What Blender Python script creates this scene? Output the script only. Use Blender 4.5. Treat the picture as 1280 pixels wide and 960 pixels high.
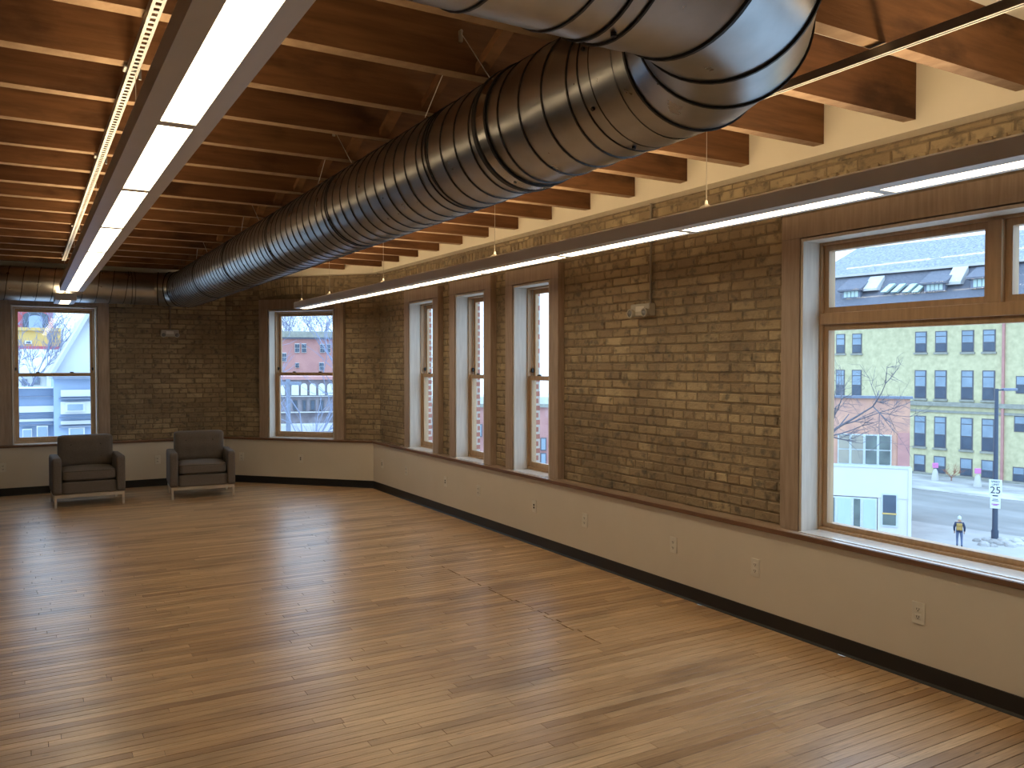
import bpy, bmesh, math, random
from mathutils import Vector, Matrix

for o in list(bpy.data.objects):
    bpy.data.objects.remove(o, do_unlink=True)
scene = bpy.context.scene
col = scene.collection
rng = random.Random(7)

# ------------------------------------------------------------------ camera
FPX, YAW, PITCH, CAMH = 1045.5, math.radians(30.18), math.radians(1.32), 1.65
cam_data = bpy.data.cameras.new('camera')
cam_data.sensor_fit = 'HORIZONTAL'
cam_data.sensor_width = 36.0
cam_data.lens = FPX / 1280.0 * 36.0
cam_data.clip_start = 0.05
cam_data.clip_end = 600
cam = bpy.data.objects.new('camera', cam_data)
col.objects.link(cam)
cam.location = (0, 0, CAMH)
cam.rotation_euler = (math.pi / 2 - PITCH, 0, -YAW)
scene.camera = cam

# ------------------------------------------------------------------ sky
world = bpy.data.worlds.new('overcast_sky')
scene.world = world
world.use_nodes = True
wn = world.node_tree
wn.nodes.clear()
w_out = wn.nodes.new('ShaderNodeOutputWorld')
w_bg = wn.nodes.new('ShaderNodeBackground')
w_tc = wn.nodes.new('ShaderNodeTexCoord')
w_sep = wn.nodes.new('ShaderNodeSeparateXYZ')
w_ramp = wn.nodes.new('ShaderNodeValToRGB')
w_ramp.color_ramp.elements[0].position = 0.0
w_ramp.color_ramp.elements[0].color = (0.35, 0.455, 0.56, 1)
w_ramp.color_ramp.elements[1].position = 1.0
w_ramp.color_ramp.elements[1].color = (0.52, 0.72, 1.0, 1)
wn.links.new(w_tc.outputs['Generated'], w_sep.inputs[0])
wn.links.new(w_sep.outputs['Z'], w_ramp.inputs[0])
wn.links.new(w_ramp.outputs[0], w_bg.inputs[0])
w_bg.inputs[1].default_value = 2.7    # overcast: overhead brighter than the horizon
wn.links.new(w_bg.outputs[0], w_out.inputs[0])

# ------------------------------------------------------------------ exposure
vs = scene.view_settings
vs.view_transform = 'Standard'
vs.look = 'None'
vs.gamma = 1.0
vs.use_curve_mapping = False
vs.exposure = 0.88
LENS_DOWN, LENS_UP = 7.0, 9.5

# ------------------------------------------------------------------ pixel helpers
_cf = Vector((math.sin(YAW) * math.cos(PITCH), math.cos(YAW) * math.cos(PITCH), -math.sin(PITCH)))
_cr = Vector((math.cos(YAW), -math.sin(YAW), 0))
_cu = _cr.cross(_cf)
CAM = Vector((0, 0, CAMH))

def ray(x, y):
    return _cf + _cr * ((x - 640) / FPX) + _cu * ((480 - y) / FPX)

def on_z(x, y, z):
    d = ray(x, y)
    return CAM + d * ((z - CAMH) / d.z)

def on_plane(x, y, p, n):
    d = ray(x, y)
    return CAM + d * ((Vector(p) - CAM).dot(n) / d.dot(n))

def proj(p):
    d = Vector(p) - CAM
    z = d.dot(_cf)
    if z < 0.15:
        return None
    return (640 + FPX * d.dot(_cr) / z, 480 - FPX * d.dot(_cu) / z)

# ------------------------------------------------------------------ mesh helpers
WL = {}

class Frame:
    """wall frame: u along the wall, d away from the room, z up"""
    def __init__(self, o, direction):
        self.o = Vector((o[0], o[1], 0))
        self.dir = Vector((direction[0], direction[1], 0)).normalized()
        self.n = Vector((0, 0, 0))

    def W(self, u, d, z):
        p = self.o + self.dir * u + self.n * d
        return (p.x, p.y, z)

    def at(self, x, y, d=0.0):
        p = on_plane(x, y, self.o + self.n * d, self.n)
        return (p - self.o).dot(self.dir), p.z

def frame(o, direction, n):
    f = Frame(o, direction)
    f.n = Vector((n[0], n[1], 0)).normalized()
    return f

class MB:
    def __init__(self):
        self.v, self.f, self.m = [], [], []

    def poly(self, pts, faces, m=0):
        b = len(self.v)
        self.v += [tuple(p) for p in pts]
        self.f += [tuple(b + i for i in q) for q in faces]
        self.m += [m] * len(faces)
        return self

    def box(self, a0, a1, b0, b1, c0, c1, fr=None, m=0):
        pts = [(a, b, c) for c in (c0, c1) for b in (b0, b1) for a in (a0, a1)]
        if fr:
            pts = [fr.W(*p) for p in pts]
        return self.poly(pts, [(0, 2, 3, 1), (4, 5, 7, 6), (0, 1, 5, 4), (2, 6, 7, 3), (0, 4, 6, 2), (1, 3, 7, 5)], m)

    def obox(self, c, ax, ay, az, m=0):
        c, ax, ay, az = Vector(c), Vector(ax), Vector(ay), Vector(az)
        pts = [c + ax * i + ay * j + az * k for k in (-1, 1) for j in (-1, 1) for i in (-1, 1)]
        return self.poly(pts, [(0, 2, 3, 1), (4, 5, 7, 6), (0, 1, 5, 4), (2, 6, 7, 3), (0, 4, 6, 2), (1, 3, 7, 5)], m)

    def prism(self, ring_a, ring_b, m=0, caps=True):
        n = len(ring_a)
        faces = [(i, (i + 1) % n, n + (i + 1) % n, n + i) for i in range(n)]
        if caps:
            faces += [tuple(range(n))[::-1], tuple(range(n, 2 * n))]
        return self.poly(list(ring_a) + list(ring_b), faces, m)

    def tube(self, path, rad, n=8, m=0, caps=True):
        path = [Vector(p) for p in path]
        rads = rad if isinstance(rad, (list, tuple)) else [rad] * len(path)
        rings = []
        ref = None
        for i, p in enumerate(path):
            t = (path[min(i + 1, len(path) - 1)] - path[max(i - 1, 0)]).normalized()
            if ref is None:
                ref = Vector((0, 0, 1)) if abs(t.z) < 0.9 else Vector((1, 0, 0))
            a = t.cross(ref)
            if a.length < 1e-5:
                a = t.cross(Vector((0.3, 1, 0.2)))
            a.normalize()
            b = t.cross(a).normalized()
            ref = a.cross(t)
            rings.append([p + (a * math.cos(2 * math.pi * k / n) + b * math.sin(2 * math.pi * k / n)) * rads[i] for k in range(n)])
        b0 = len(self.v)
        for r in rings:
            self.v += [tuple(p) for p in r]
        fs = []
        for i in range(len(rings) - 1):
            for k in range(n):
                fs.append((b0 + i * n + k, b0 + i * n + (k + 1) % n, b0 + (i + 1) * n + (k + 1) % n, b0 + (i + 1) * n + k))
        if caps:
            fs.append(tuple(b0 + k for k in range(n))[::-1])
            fs.append(tuple(b0 + (len(rings) - 1) * n + k for k in range(n)))
        self.f += fs
        self.m += [m] * len(fs)
        return self

    def loft(self, rings, m=0, caps=True, closed=True):
        n = len(rings[0])
        b0 = len(self.v)
        for r in rings:
            self.v += [tuple(p) for p in r]
        fs = []
        for i in range(len(rings) - 1):
            for k in range(n if closed else n - 1):
                fs.append((b0 + i * n + k, b0 + i * n + (k + 1) % n, b0 + (i + 1) * n + (k + 1) % n, b0 + (i + 1) * n + k))
        if caps:
            fs.append(tuple(b0 + k for k in range(n))[::-1])
            fs.append(tuple(b0 + (len(rings) - 1) * n + k for k in range(n)))
        self.f += fs
        self.m += [m] * len(fs)
        return self

    def build(self, name, mat, parent=None, bevel=0.0, segs=2, smooth=False, recalc=True, origin=None):
        vs_ = [Vector(p) for p in self.v]
        lo = Vector((min(p.x for p in vs_), min(p.y for p in vs_), min(p.z for p in vs_)))
        hi = Vector((max(p.x for p in vs_), max(p.y for p in vs_), max(p.z for p in vs_)))
        c = Vector(origin) if origin is not None else Vector(((lo.x + hi.x) / 2, (lo.y + hi.y) / 2, lo.z))
        me = bpy.data.meshes.new(name)
        me.from_pydata([tuple(p - c) for p in vs_], [], self.f)
        mats = mat if isinstance(mat, (list, tuple)) else [mat]
        for mm in mats:
            me.materials.append(mm)
        if len(mats) > 1:
            me.polygons.foreach_set('material_index', self.m)
        if recalc or bevel:
            bm = bmesh.new()
            bm.from_mesh(me)
            if recalc:
                bmesh.ops.recalc_face_normals(bm, faces=bm.faces[:])
            if bevel:
                bmesh.ops.bevel(bm, geom=bm.edges[:], offset=bevel, segments=segs, profile=0.5, affect='EDGES', clamp_overlap=True)
            bm.to_mesh(me)
            bm.free()
        if smooth:
            me.polygons.foreach_set('use_smooth', [True] * len(me.polygons))
            try:
                me.set_sharp_from_angle(angle=math.radians(40))
            except Exception:
                pass
        me.update()
        o = bpy.data.objects.new(name, me)
        link(o, parent, c)
        return o

def link(o, parent, world_loc):
    col.objects.link(o)
    WL[o] = Vector(world_loc)
    if parent is not None:
        o.parent = parent
        o.location = WL[o] - WL[parent]
    else:
        o.location = world_loc

def tag(o, label=None, cat=None, group=None, kind=None):
    if label: o['label'] = label
    if cat: o['category'] = cat
    if group: o['group'] = group
    if kind: o['kind'] = kind
    return o

def empty(name, loc, label=None, cat=None, group=None, kind=None):
    o = bpy.data.objects.new(name, None)
    o.empty_display_size = 0.1
    link(o, None, loc)
    return tag(o, label, cat, group, kind)

def copy_tree(o, parent=None):
    c = o.copy()
    col.objects.link(c)
    c.parent = parent
    WL[c] = WL[o].copy()
    for ch in list(o.children):
        copy_tree(ch, c)
    return c

def set_label(o, label):
    o['label'] = label
    return o

# ------------------------------------------------------------------ materials
def new_mat(name):
    m = bpy.data.materials.new(name)
    m.use_nodes = True
    nt = m.node_tree
    b = nt.nodes['Principled BSDF']
    return m, nt, b

def noise(nt, scale, detail=4.0, stretch=(1, 1, 1), coord='pos', rough=0.55):
    if coord == 'pos':
        g = nt.nodes.new('ShaderNodeNewGeometry').outputs['Position']
    else:
        g = nt.nodes.new('ShaderNodeTexCoord').outputs['Object']
    mp = nt.nodes.new('ShaderNodeMapping')
    mp.inputs['Scale'].default_value = stretch
    nt.links.new(g, mp.inputs['Vector'])
    n = nt.nodes.new('ShaderNodeTexNoise')
    n.inputs['Scale'].default_value = scale
    n.inputs['Detail'].default_value = detail
    n.inputs['Roughness'].default_value = rough
    nt.links.new(mp.outputs[0], n.inputs['Vector'])
    return n

def ramp(nt, src, stops):
    r = nt.nodes.new('ShaderNodeValToRGB')
    el = r.color_ramp.elements
    while len(el) > 1:
        el.remove(el[-1])
    el[0].position, el[0].color = stops[0][0], tuple(stops[0][1]) + (1,)
    for p, c in stops[1:]:
        e = el.new(p)
        e.color = tuple(c) + (1,)
    nt.links.new(src, r.inputs[0])
    return r

def mixc(nt, fac, a, b, mode='MIX'):
    mx = nt.nodes.new('ShaderNodeMix')
    mx.data_type = 'RGBA'
    mx.blend_type = mode
    for sock, val in ((mx.inputs[0], fac), (mx.inputs[6], a), (mx.inputs[7], b)):
        if isinstance(val, (int, float)):
            sock.default_value = val
        elif isinstance(val, tuple):
            sock.default_value = val + (1,) if len(val) == 3 else val
        else:
            nt.links.new(val, sock)
    return mx.outputs[2]

def bump(nt, b, height, strength=0.2, dist=0.01):
    bp = nt.nodes.new('ShaderNodeBump')
    bp.inputs['Strength'].default_value = strength
    bp.inputs['Distance'].default_value = dist
    nt.links.new(height, bp.inputs['Height'])
    nt.links.new(bp.outputs[0], b.inputs['Normal'])

def rand_piece(nt):
    """one random number for each piece, single object or island of a joined mesh"""
    oi = nt.nodes.new('ShaderNodeObjectInfo').outputs['Random']
    ri = nt.nodes.new('ShaderNodeNewGeometry').outputs['Random Per Island']
    ad = nt.nodes.new('ShaderNodeMath'); ad.operation = 'ADD'
    nt.links.new(oi, ad.inputs[0]); nt.links.new(ri, ad.inputs[1])
    fr = nt.nodes.new('ShaderNodeMath'); fr.operation = 'FRACT'
    nt.links.new(ad.outputs[0], fr.inputs[0])
    return fr.outputs[0]

def simple(name, c1, c2=None, rough=0.6, metal=0.0, scale=8.0, bstr=0.0, stretch=(1, 1, 1), spec=0.5, coord='pos', detail=4.0):
    m, nt, b = new_mat(name)
    c2 = c2 or tuple(x * 0.85 for x in c1)
    n = noise(nt, scale, detail, stretch, coord)
    r = ramp(nt, n.outputs[0], [(0.3, c2), (0.7, c1)])
    nt.links.new(r.outputs[0], b.inputs['Base Color'])
    b.inputs['Roughness'].default_value = rough
    b.inputs['Metallic'].default_value = metal
    b.inputs['Specular IOR Level'].default_value = spec
    if bstr:
        bump(nt, b, n.outputs[0], bstr, 0.01)
    return m

def emit(name, color, strength):
    m, nt, b = new_mat(name)
    b.inputs['Base Color'].default_value = (0.8, 0.78, 0.7, 1)
    n = noise(nt, 3.0, 2.0)
    r = ramp(nt, n.outputs[0], [(0.3, tuple(c * 0.93 for c in color)), (0.7, color)])
    nt.links.new(r.outputs[0], b.inputs['Emission Color'])
    b.inputs['Emission Strength'].default_value = strength
    return m

def brick_mat(name, stops, stain, stain_amt=0.75, smudge=(0.10, 0.09, 0.075)):
    m, nt, b = new_mat(name)
    rp = rand_piece(nt)
    base = ramp(nt, rp, stops)
    n1 = noise(nt, 1.3, 5.0)
    f1 = ramp(nt, n1.outputs[0], [(0.42, (0, 0, 0)), (0.66, (stain_amt,) * 3)])
    c = mixc(nt, f1.outputs[0], base.outputs[0], stain)
    n2 = noise(nt, 14.0, 6.0)
    f2 = ramp(nt, n2.outputs[0], [(0.52, (0, 0, 0)), (0.68, (0.75, 0.75, 0.75))])
    c = mixc(nt, f2.outputs[0], c, smudge)
    nt.links.new(c, b.inputs['Base Color'])
    b.inputs['Roughness'].default_value = 0.85
    b.inputs['Specular IOR Level'].default_value = 0.3
    n3 = noise(nt, 45.0, 5.0)
    bump(nt, b, n3.outputs[0], 0.55, 0.012)
    return m

def floor_mat(name):
    m, nt, b = new_mat(name)
    rp = rand_piece(nt)
    base = ramp(nt, rp, [(0.0, (0.40, 0.235, 0.115)), (0.2, (0.68, 0.455, 0.25)), (0.4, (0.52, 0.33, 0.17)), (0.6, (0.76, 0.53, 0.30)),
                         (0.8, (0.62, 0.405, 0.215)), (1.0, (0.45, 0.275, 0.14))])
    g = noise(nt, 6.0, 6.0, (1.0, 22.0, 1.0))
    gr = ramp(nt, g.outputs[0], [(0.3, (0.45, 0.40, 0.35)), (0.68, (1.0, 1.0, 1.0))])
    c = mixc(nt, 0.7, base.outputs[0], gr.outputs[0], 'MULTIPLY')
    s = noise(nt, 1.1, 5.0, (1.0, 3.5, 1.0))
    sr = ramp(nt, s.outputs[0], [(0.5, (0, 0, 0)), (0.72, (0.6, 0.6, 0.6))])
    c = mixc(nt, sr.outputs[0], c, (0.13, 0.075, 0.04))
    k = noise(nt, 7.0, 3.0, (1.0, 5.0, 1.0))
    kr = ramp(nt, k.outputs[0], [(0.66, (0, 0, 0)), (0.76, (0.75, 0.75, 0.75))])
    c = mixc(nt, kr.outputs[0], c, (0.06, 0.04, 0.028))
    nt.links.new(c, b.inputs['Base Color'])
    rr = noise(nt, 4.0, 4.0, (1.0, 6.0, 1.0))
    rm = nt.nodes.new('ShaderNodeMapRange')
    rm.inputs[3].default_value = 0.24
    rm.inputs[4].default_value = 0.40
    nt.links.new(rr.outputs[0], rm.inputs[0])
    nt.links.new(rm.outputs[0], b.inputs['Roughness'])
    b.inputs['Specular IOR Level'].default_value = 0.8
    bump(nt, b, g.outputs[0], 0.06, 0.004)
    return m

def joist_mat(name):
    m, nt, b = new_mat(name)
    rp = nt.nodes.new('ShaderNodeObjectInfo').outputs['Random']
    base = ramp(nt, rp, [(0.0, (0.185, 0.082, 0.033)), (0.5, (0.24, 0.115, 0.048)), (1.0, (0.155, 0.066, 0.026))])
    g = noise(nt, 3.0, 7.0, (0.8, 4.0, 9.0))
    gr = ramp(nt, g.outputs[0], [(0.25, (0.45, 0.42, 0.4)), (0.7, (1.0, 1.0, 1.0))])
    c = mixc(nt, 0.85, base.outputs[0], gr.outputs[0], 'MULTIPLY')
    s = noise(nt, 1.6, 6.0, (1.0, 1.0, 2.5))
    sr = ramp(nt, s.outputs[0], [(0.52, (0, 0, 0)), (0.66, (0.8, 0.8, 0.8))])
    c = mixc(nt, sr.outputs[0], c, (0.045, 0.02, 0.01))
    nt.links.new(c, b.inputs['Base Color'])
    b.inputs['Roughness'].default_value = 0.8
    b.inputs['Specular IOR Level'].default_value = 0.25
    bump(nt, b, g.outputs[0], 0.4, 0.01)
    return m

def wood_mat(name, c1, c2, stretch, rough=0.55, scale=5.0):
    m, nt, b = new_mat(name)
    g = noise(nt, scale, 6.0, stretch)
    gr = ramp(nt, g.outputs[0], [(0.3, c2), (0.68, c1)])
    nt.links.new(gr.outputs[0], b.inputs['Base Color'])
    b.inputs['Roughness'].default_value = rough
    bump(nt, b, g.outputs[0], 0.08, 0.004)
    return m

def steel_mat(name, c, rough, streak=(1, 1, 1)):
    m, nt, b = new_mat(name)
    n = noise(nt, 5.0, 5.0, streak)
    r = ramp(nt, n.outputs[0], [(0.25, tuple(x * 0.72 for x in c)), (0.75, c)])
    nt.links.new(r.outputs[0], b.inputs['Base Color'])
    b.inputs['Metallic'].default_value = 1.0
    n2 = noise(nt, 9.0, 4.0, streak)
    rm = nt.nodes.new('ShaderNodeMapRange')
    rm.inputs[3].default_value = rough * 0.75
    rm.inputs[4].default_value = rough * 1.35
    nt.links.new(n2.outputs[0], rm.inputs[0])
    nt.links.new(rm.outputs[0], b.inputs['Roughness'])
    n3 = noise(nt, 3.0, 2.0)
    bump(nt, b, n3.outputs[0], 0.035, 0.02)
    return m

def glass_mat(name, tint=(0.94, 0.98, 1.0), refl=0.07):
    m = bpy.data.materials.new(name)
    m.use_nodes = True
    nt = m.node_tree
    nt.nodes.clear()
    out = nt.nodes.new('ShaderNodeOutputMaterial')
    t = nt.nodes.new('ShaderNodeBsdfTransparent')
    t.inputs[0].default_value = tint + (1,)
    g = nt.nodes.new('ShaderNodeBsdfGlossy')
    g.inputs['Roughness'].default_value = 0.02
    lw = nt.nodes.new('ShaderNodeLayerWeight')
    pw = nt.nodes.new('ShaderNodeMath'); pw.operation = 'POWER'
    nt.links.new(lw.outputs['Facing'], pw.inputs[0]); pw.inputs[1].default_value = 5.0
    fr = nt.nodes.new('ShaderNodeMath'); fr.operation = 'MULTIPLY_ADD'
    nt.links.new(pw.outputs[0], fr.inputs[0]); fr.inputs[1].default_value = 0.6; fr.inputs[2].default_value = refl * 0.4
    mx = nt.nodes.new('ShaderNodeMixShader')
    nt.links.new(fr.outputs[0], mx.inputs[0])
    nt.links.new(t.outputs[0], mx.inputs[1])
    nt.links.new(g.outputs[0], mx.inputs[2])
    nt.links.new(mx.outputs[0], out.inputs[0])
    return m

def wall_brick_tex(name, c1, c2, mortar, scale=1.0, rot=0.0, w=0.22, h=0.07):
    """far masonry: too small in the picture to tell single bricks apart"""
    m, nt, b = new_mat(name)
    g = nt.nodes.new('ShaderNodeNewGeometry').outputs['Position']
    sp = nt.nodes.new('ShaderNodeSeparateXYZ')
    nt.links.new(g, sp.inputs[0])
    ad = nt.nodes.new('ShaderNodeMath'); ad.operation = 'ADD'
    nt.links.new(sp.outputs['X'], ad.inputs[0]); nt.links.new(sp.outputs['Y'], ad.inputs[1])
    cb = nt.nodes.new('ShaderNodeCombineXYZ')
    nt.links.new(ad.outputs[0], cb.inputs[0]); nt.links.new(sp.outputs['Z'], cb.inputs[1])
    bt = nt.nodes.new('ShaderNodeTexBrick')
    bt.inputs['Color1'].default_value = c1 + (1,)
    bt.inputs['Color2'].default_value = c2 + (1,)
    bt.inputs['Mortar'].default_value = mortar + (1,)
    bt.inputs['Scale'].default_value = scale
    bt.inputs['Mortar Size'].default_value = 0.012
    bt.inputs['Brick Width'].default_value = w
    bt.inputs['Row Height'].default_value = h
    nt.links.new(cb.outputs[0], bt.inputs['Vector'])
    n = noise(nt, 0.5, 5.0)
    r = ramp(nt, n.outputs[0], [(0.35, (0.78, 0.78, 0.78)), (0.65, (1.05, 1.05, 1.05))])
    c = mixc(nt, 0.8, bt.outputs['Color'], r.outputs[0], 'MULTIPLY')
    nt.links.new(c, b.inputs['Base Color'])
    b.inputs['Roughness'].default_value = 0.85
    return m

M = {}
M['floor'] = floor_mat('strip_floor_wood')
M['gap'] = simple('floor_gap', (0.03, 0.018, 0.01), rough=0.9)
M['joist'] = joist_mat('rough_sawn_joist')
M['joist_edge'] = wood_mat('underlit_joist_edge', (0.33, 0.215, 0.125), (0.22, 0.13, 0.07), (3, 2, 2), rough=0.8)  # paler tan for joist undersides: light from below put into the colour
M['deck'] = simple('ceiling_deck', (0.20, 0.085, 0.03), (0.12, 0.05, 0.02), rough=0.8, stretch=(6, 1, 1))
M['paint'] = simple('cream_paint', (0.72, 0.655, 0.56), (0.69, 0.625, 0.53), rough=0.55, scale=3)
M['band'] = simple('cream_drywall', (0.80, 0.73, 0.60), (0.77, 0.70, 0.57), rough=0.7, scale=3)
M['base'] = simple('black_rubber_base', (0.012, 0.012, 0.013), rough=0.45)
M['brick'] = brick_mat('cream_brick', [(0.0, (0.47, 0.365, 0.225)), (0.3, (0.35, 0.26, 0.16)), (0.55, (0.53, 0.42, 0.26)), (0.8, (0.31, 0.235, 0.155)), (1.0, (0.43, 0.33, 0.20))],
                       (0.21, 0.155, 0.10))
M['mortar'] = simple('old_mortar', (0.29, 0.225, 0.145), (0.17, 0.13, 0.085), rough=0.95, scale=16, bstr=0.5)
M['redbrick'] = wall_brick_tex('red_brick_reveal', (0.42, 0.16, 0.12), (0.34, 0.12, 0.09), (0.5, 0.45, 0.4))
M['casing'] = wood_mat('pale_casing_wood', (0.44, 0.335, 0.255), (0.32, 0.235, 0.175), (9, 9, 0.8))
M['sill'] = wood_mat('sill_wood', (0.44, 0.335, 0.255), (0.33, 0.24, 0.18), (3, 0.8, 9), rough=0.2)
M['jamb'] = wood_mat('daylit_jamb_wood', (0.66, 0.60, 0.52), (0.55, 0.49, 0.42), (9, 9, 0.8))  # lighter than the casing wood: daylight on the jambs put into the colour
M['skylit_sill'] = wood_mat('skylit_satin_sill', (0.66, 0.60, 0.52), (0.57, 0.51, 0.44), (3, 0.8, 9), rough=0.16)  # paler sill wood: sky light on the board put into the colour
M['nosing'] = wood_mat('sill_nosing_wood', (0.20, 0.10, 0.055), (0.14, 0.07, 0.04), (3, 1, 9), rough=0.45)
M['sash'] = wood_mat('clear_fir_sash', (0.50, 0.325, 0.18), (0.39, 0.245, 0.13), (9, 9, 0.8), rough=0.45)
M['track'] = simple('white_sash_track', (0.75, 0.76, 0.76), rough=0.4)
M['glass'] = glass_mat('window_glass')
M['latch'] = simple('black_latch', (0.02, 0.02, 0.02), rough=0.4)
M['duct'] = steel_mat('galvanised_duct', (0.50, 0.505, 0.51), 0.29)
M['seam'] = steel_mat('dark_duct_seam', (0.10, 0.10, 0.105), 0.4)
M['gasket'] = simple('black_gasket', (0.015, 0.015, 0.016), rough=0.5)
M['collar'] = steel_mat('bright_duct_collar', (0.60, 0.61, 0.62), 0.22)
M['strut'] = steel_mat('galvanised_channel', (0.36, 0.37, 0.38), 0.5)
M['wire'] = simple('steel_wire', (0.55, 0.50, 0.43), rough=0.45, metal=0.7)
M['housing'] = simple('light_housing_paint', (0.74, 0.71, 0.68), (0.71, 0.68, 0.65), rough=0.45)
M['lens'] = emit('lit_lens', (1.0, 0.83, 0.56), LENS_DOWN)
M['uplens'] = emit('uplight_lens', (1.0, 0.74, 0.42), LENS_UP)
M['white_plastic'] = simple('white_plastic', (0.80, 0.76, 0.68), rough=0.4)
M['slot'] = simple('outlet_slot', (0.03, 0.025, 0.02), rough=0.6)
M['fabric'] = simple('brown_grey_fabric', (0.17, 0.142, 0.118), (0.125, 0.102, 0.084), rough=0.95, scale=120, bstr=0.3)
M['piping'] = simple('dark_piping', (0.06, 0.05, 0.042), rough=0.9)
M['chrome'] = steel_mat('warm_brushed_steel', (0.75, 0.66, 0.55), 0.35)
M['em_case'] = simple('beige_plastic', (0.50, 0.46, 0.38), rough=0.5)
M['em_lens'] = simple('lamp_head_glass', (0.25, 0.25, 0.25), rough=0.15)
M['conduit'] = simple('grey_conduit', (0.26, 0.22, 0.17), rough=0.55)

# ------------------------------------------------------------------ frames of the three outer walls
A = Vector((4.006, 10.57, 0))
B = Vector((2.425, 12.25, 0))
ABv = (B - A).normalized()
LAB = (B - A).length
FR = frame((4.006, 0), (0, 1), (1, 0))
FC = frame(A, ABv, (-ABv.y * -1, ABv.x * -1))
FF = frame(B, (-1, 0), (0, 1))
ZS0, ZS1 = 0.606, 0.636       # sill board
ZH = 2.41                     # window heads
ZSOF = 2.87                   # top of the exposed brick
ZTOP = 3.215                  # underside of deck
D_CAS, D_BRK, D_UNIT = 0.052, 0.112, 0.203
CASW = 0.145
WIN_R = [('a', 8.799, 9.493), ('b', 7.552, 8.217), ('c', 6.318, 6.966)]
BIG = (0.30, 3.51)
WIN_C = (0.615, 1.634)
WIN_F = (B.x - 0.822, B.x + 0.154)

def wall_holes(mb, fr, u0, u1, z0, z1, d0, d1, holes):
    us = sorted(set([u0, u1] + [h for H in holes for h in H[:2]]))
    for a, b in zip(us[:-1], us[1:]):
        if b - a < 1e-6: continue
        hs = [H for H in holes if H[0] <= a + 1e-6 and H[1] >= b - 1e-6]
        if hs:
            H = hs[0]
            if H[2] > z0: mb.box(a, b, d0, d1, z0, H[2], fr)
            if H[3] < z1: mb.box(a, b, d0, d1, H[3], z1, fr)
        else:
            mb.box(a, b, d0, d1, z0, z1, fr)
    return mb

# ------------------------------------------------------------------ bricks
def brick_mesh(L, H, D, r):
    j = lambda s: r.uniform(-s, s)
    e = 0.006
    pts = []
    for (yy, ins) in ((D, 0.0), (e, 0.0), (0.0, e)):
        for sx, sz in ((-1, -1), (1, -1), (1, 1), (-1, 1)):
            pts.append((sx * (L / 2 - ins) + j(0.003), yy + (j(0.002) if yy == 0 else 0), sz * (H / 2 - ins) + j(0.0022)))
    fs = []
    for k in (0, 4):
        for i in range(4):
            fs.append((k + i, k + (i + 1) % 4, k + 4 + (i + 1) % 4, k + 4 + i))
    fs.append((8, 9, 10, 11))
    return pts, fs

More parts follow.
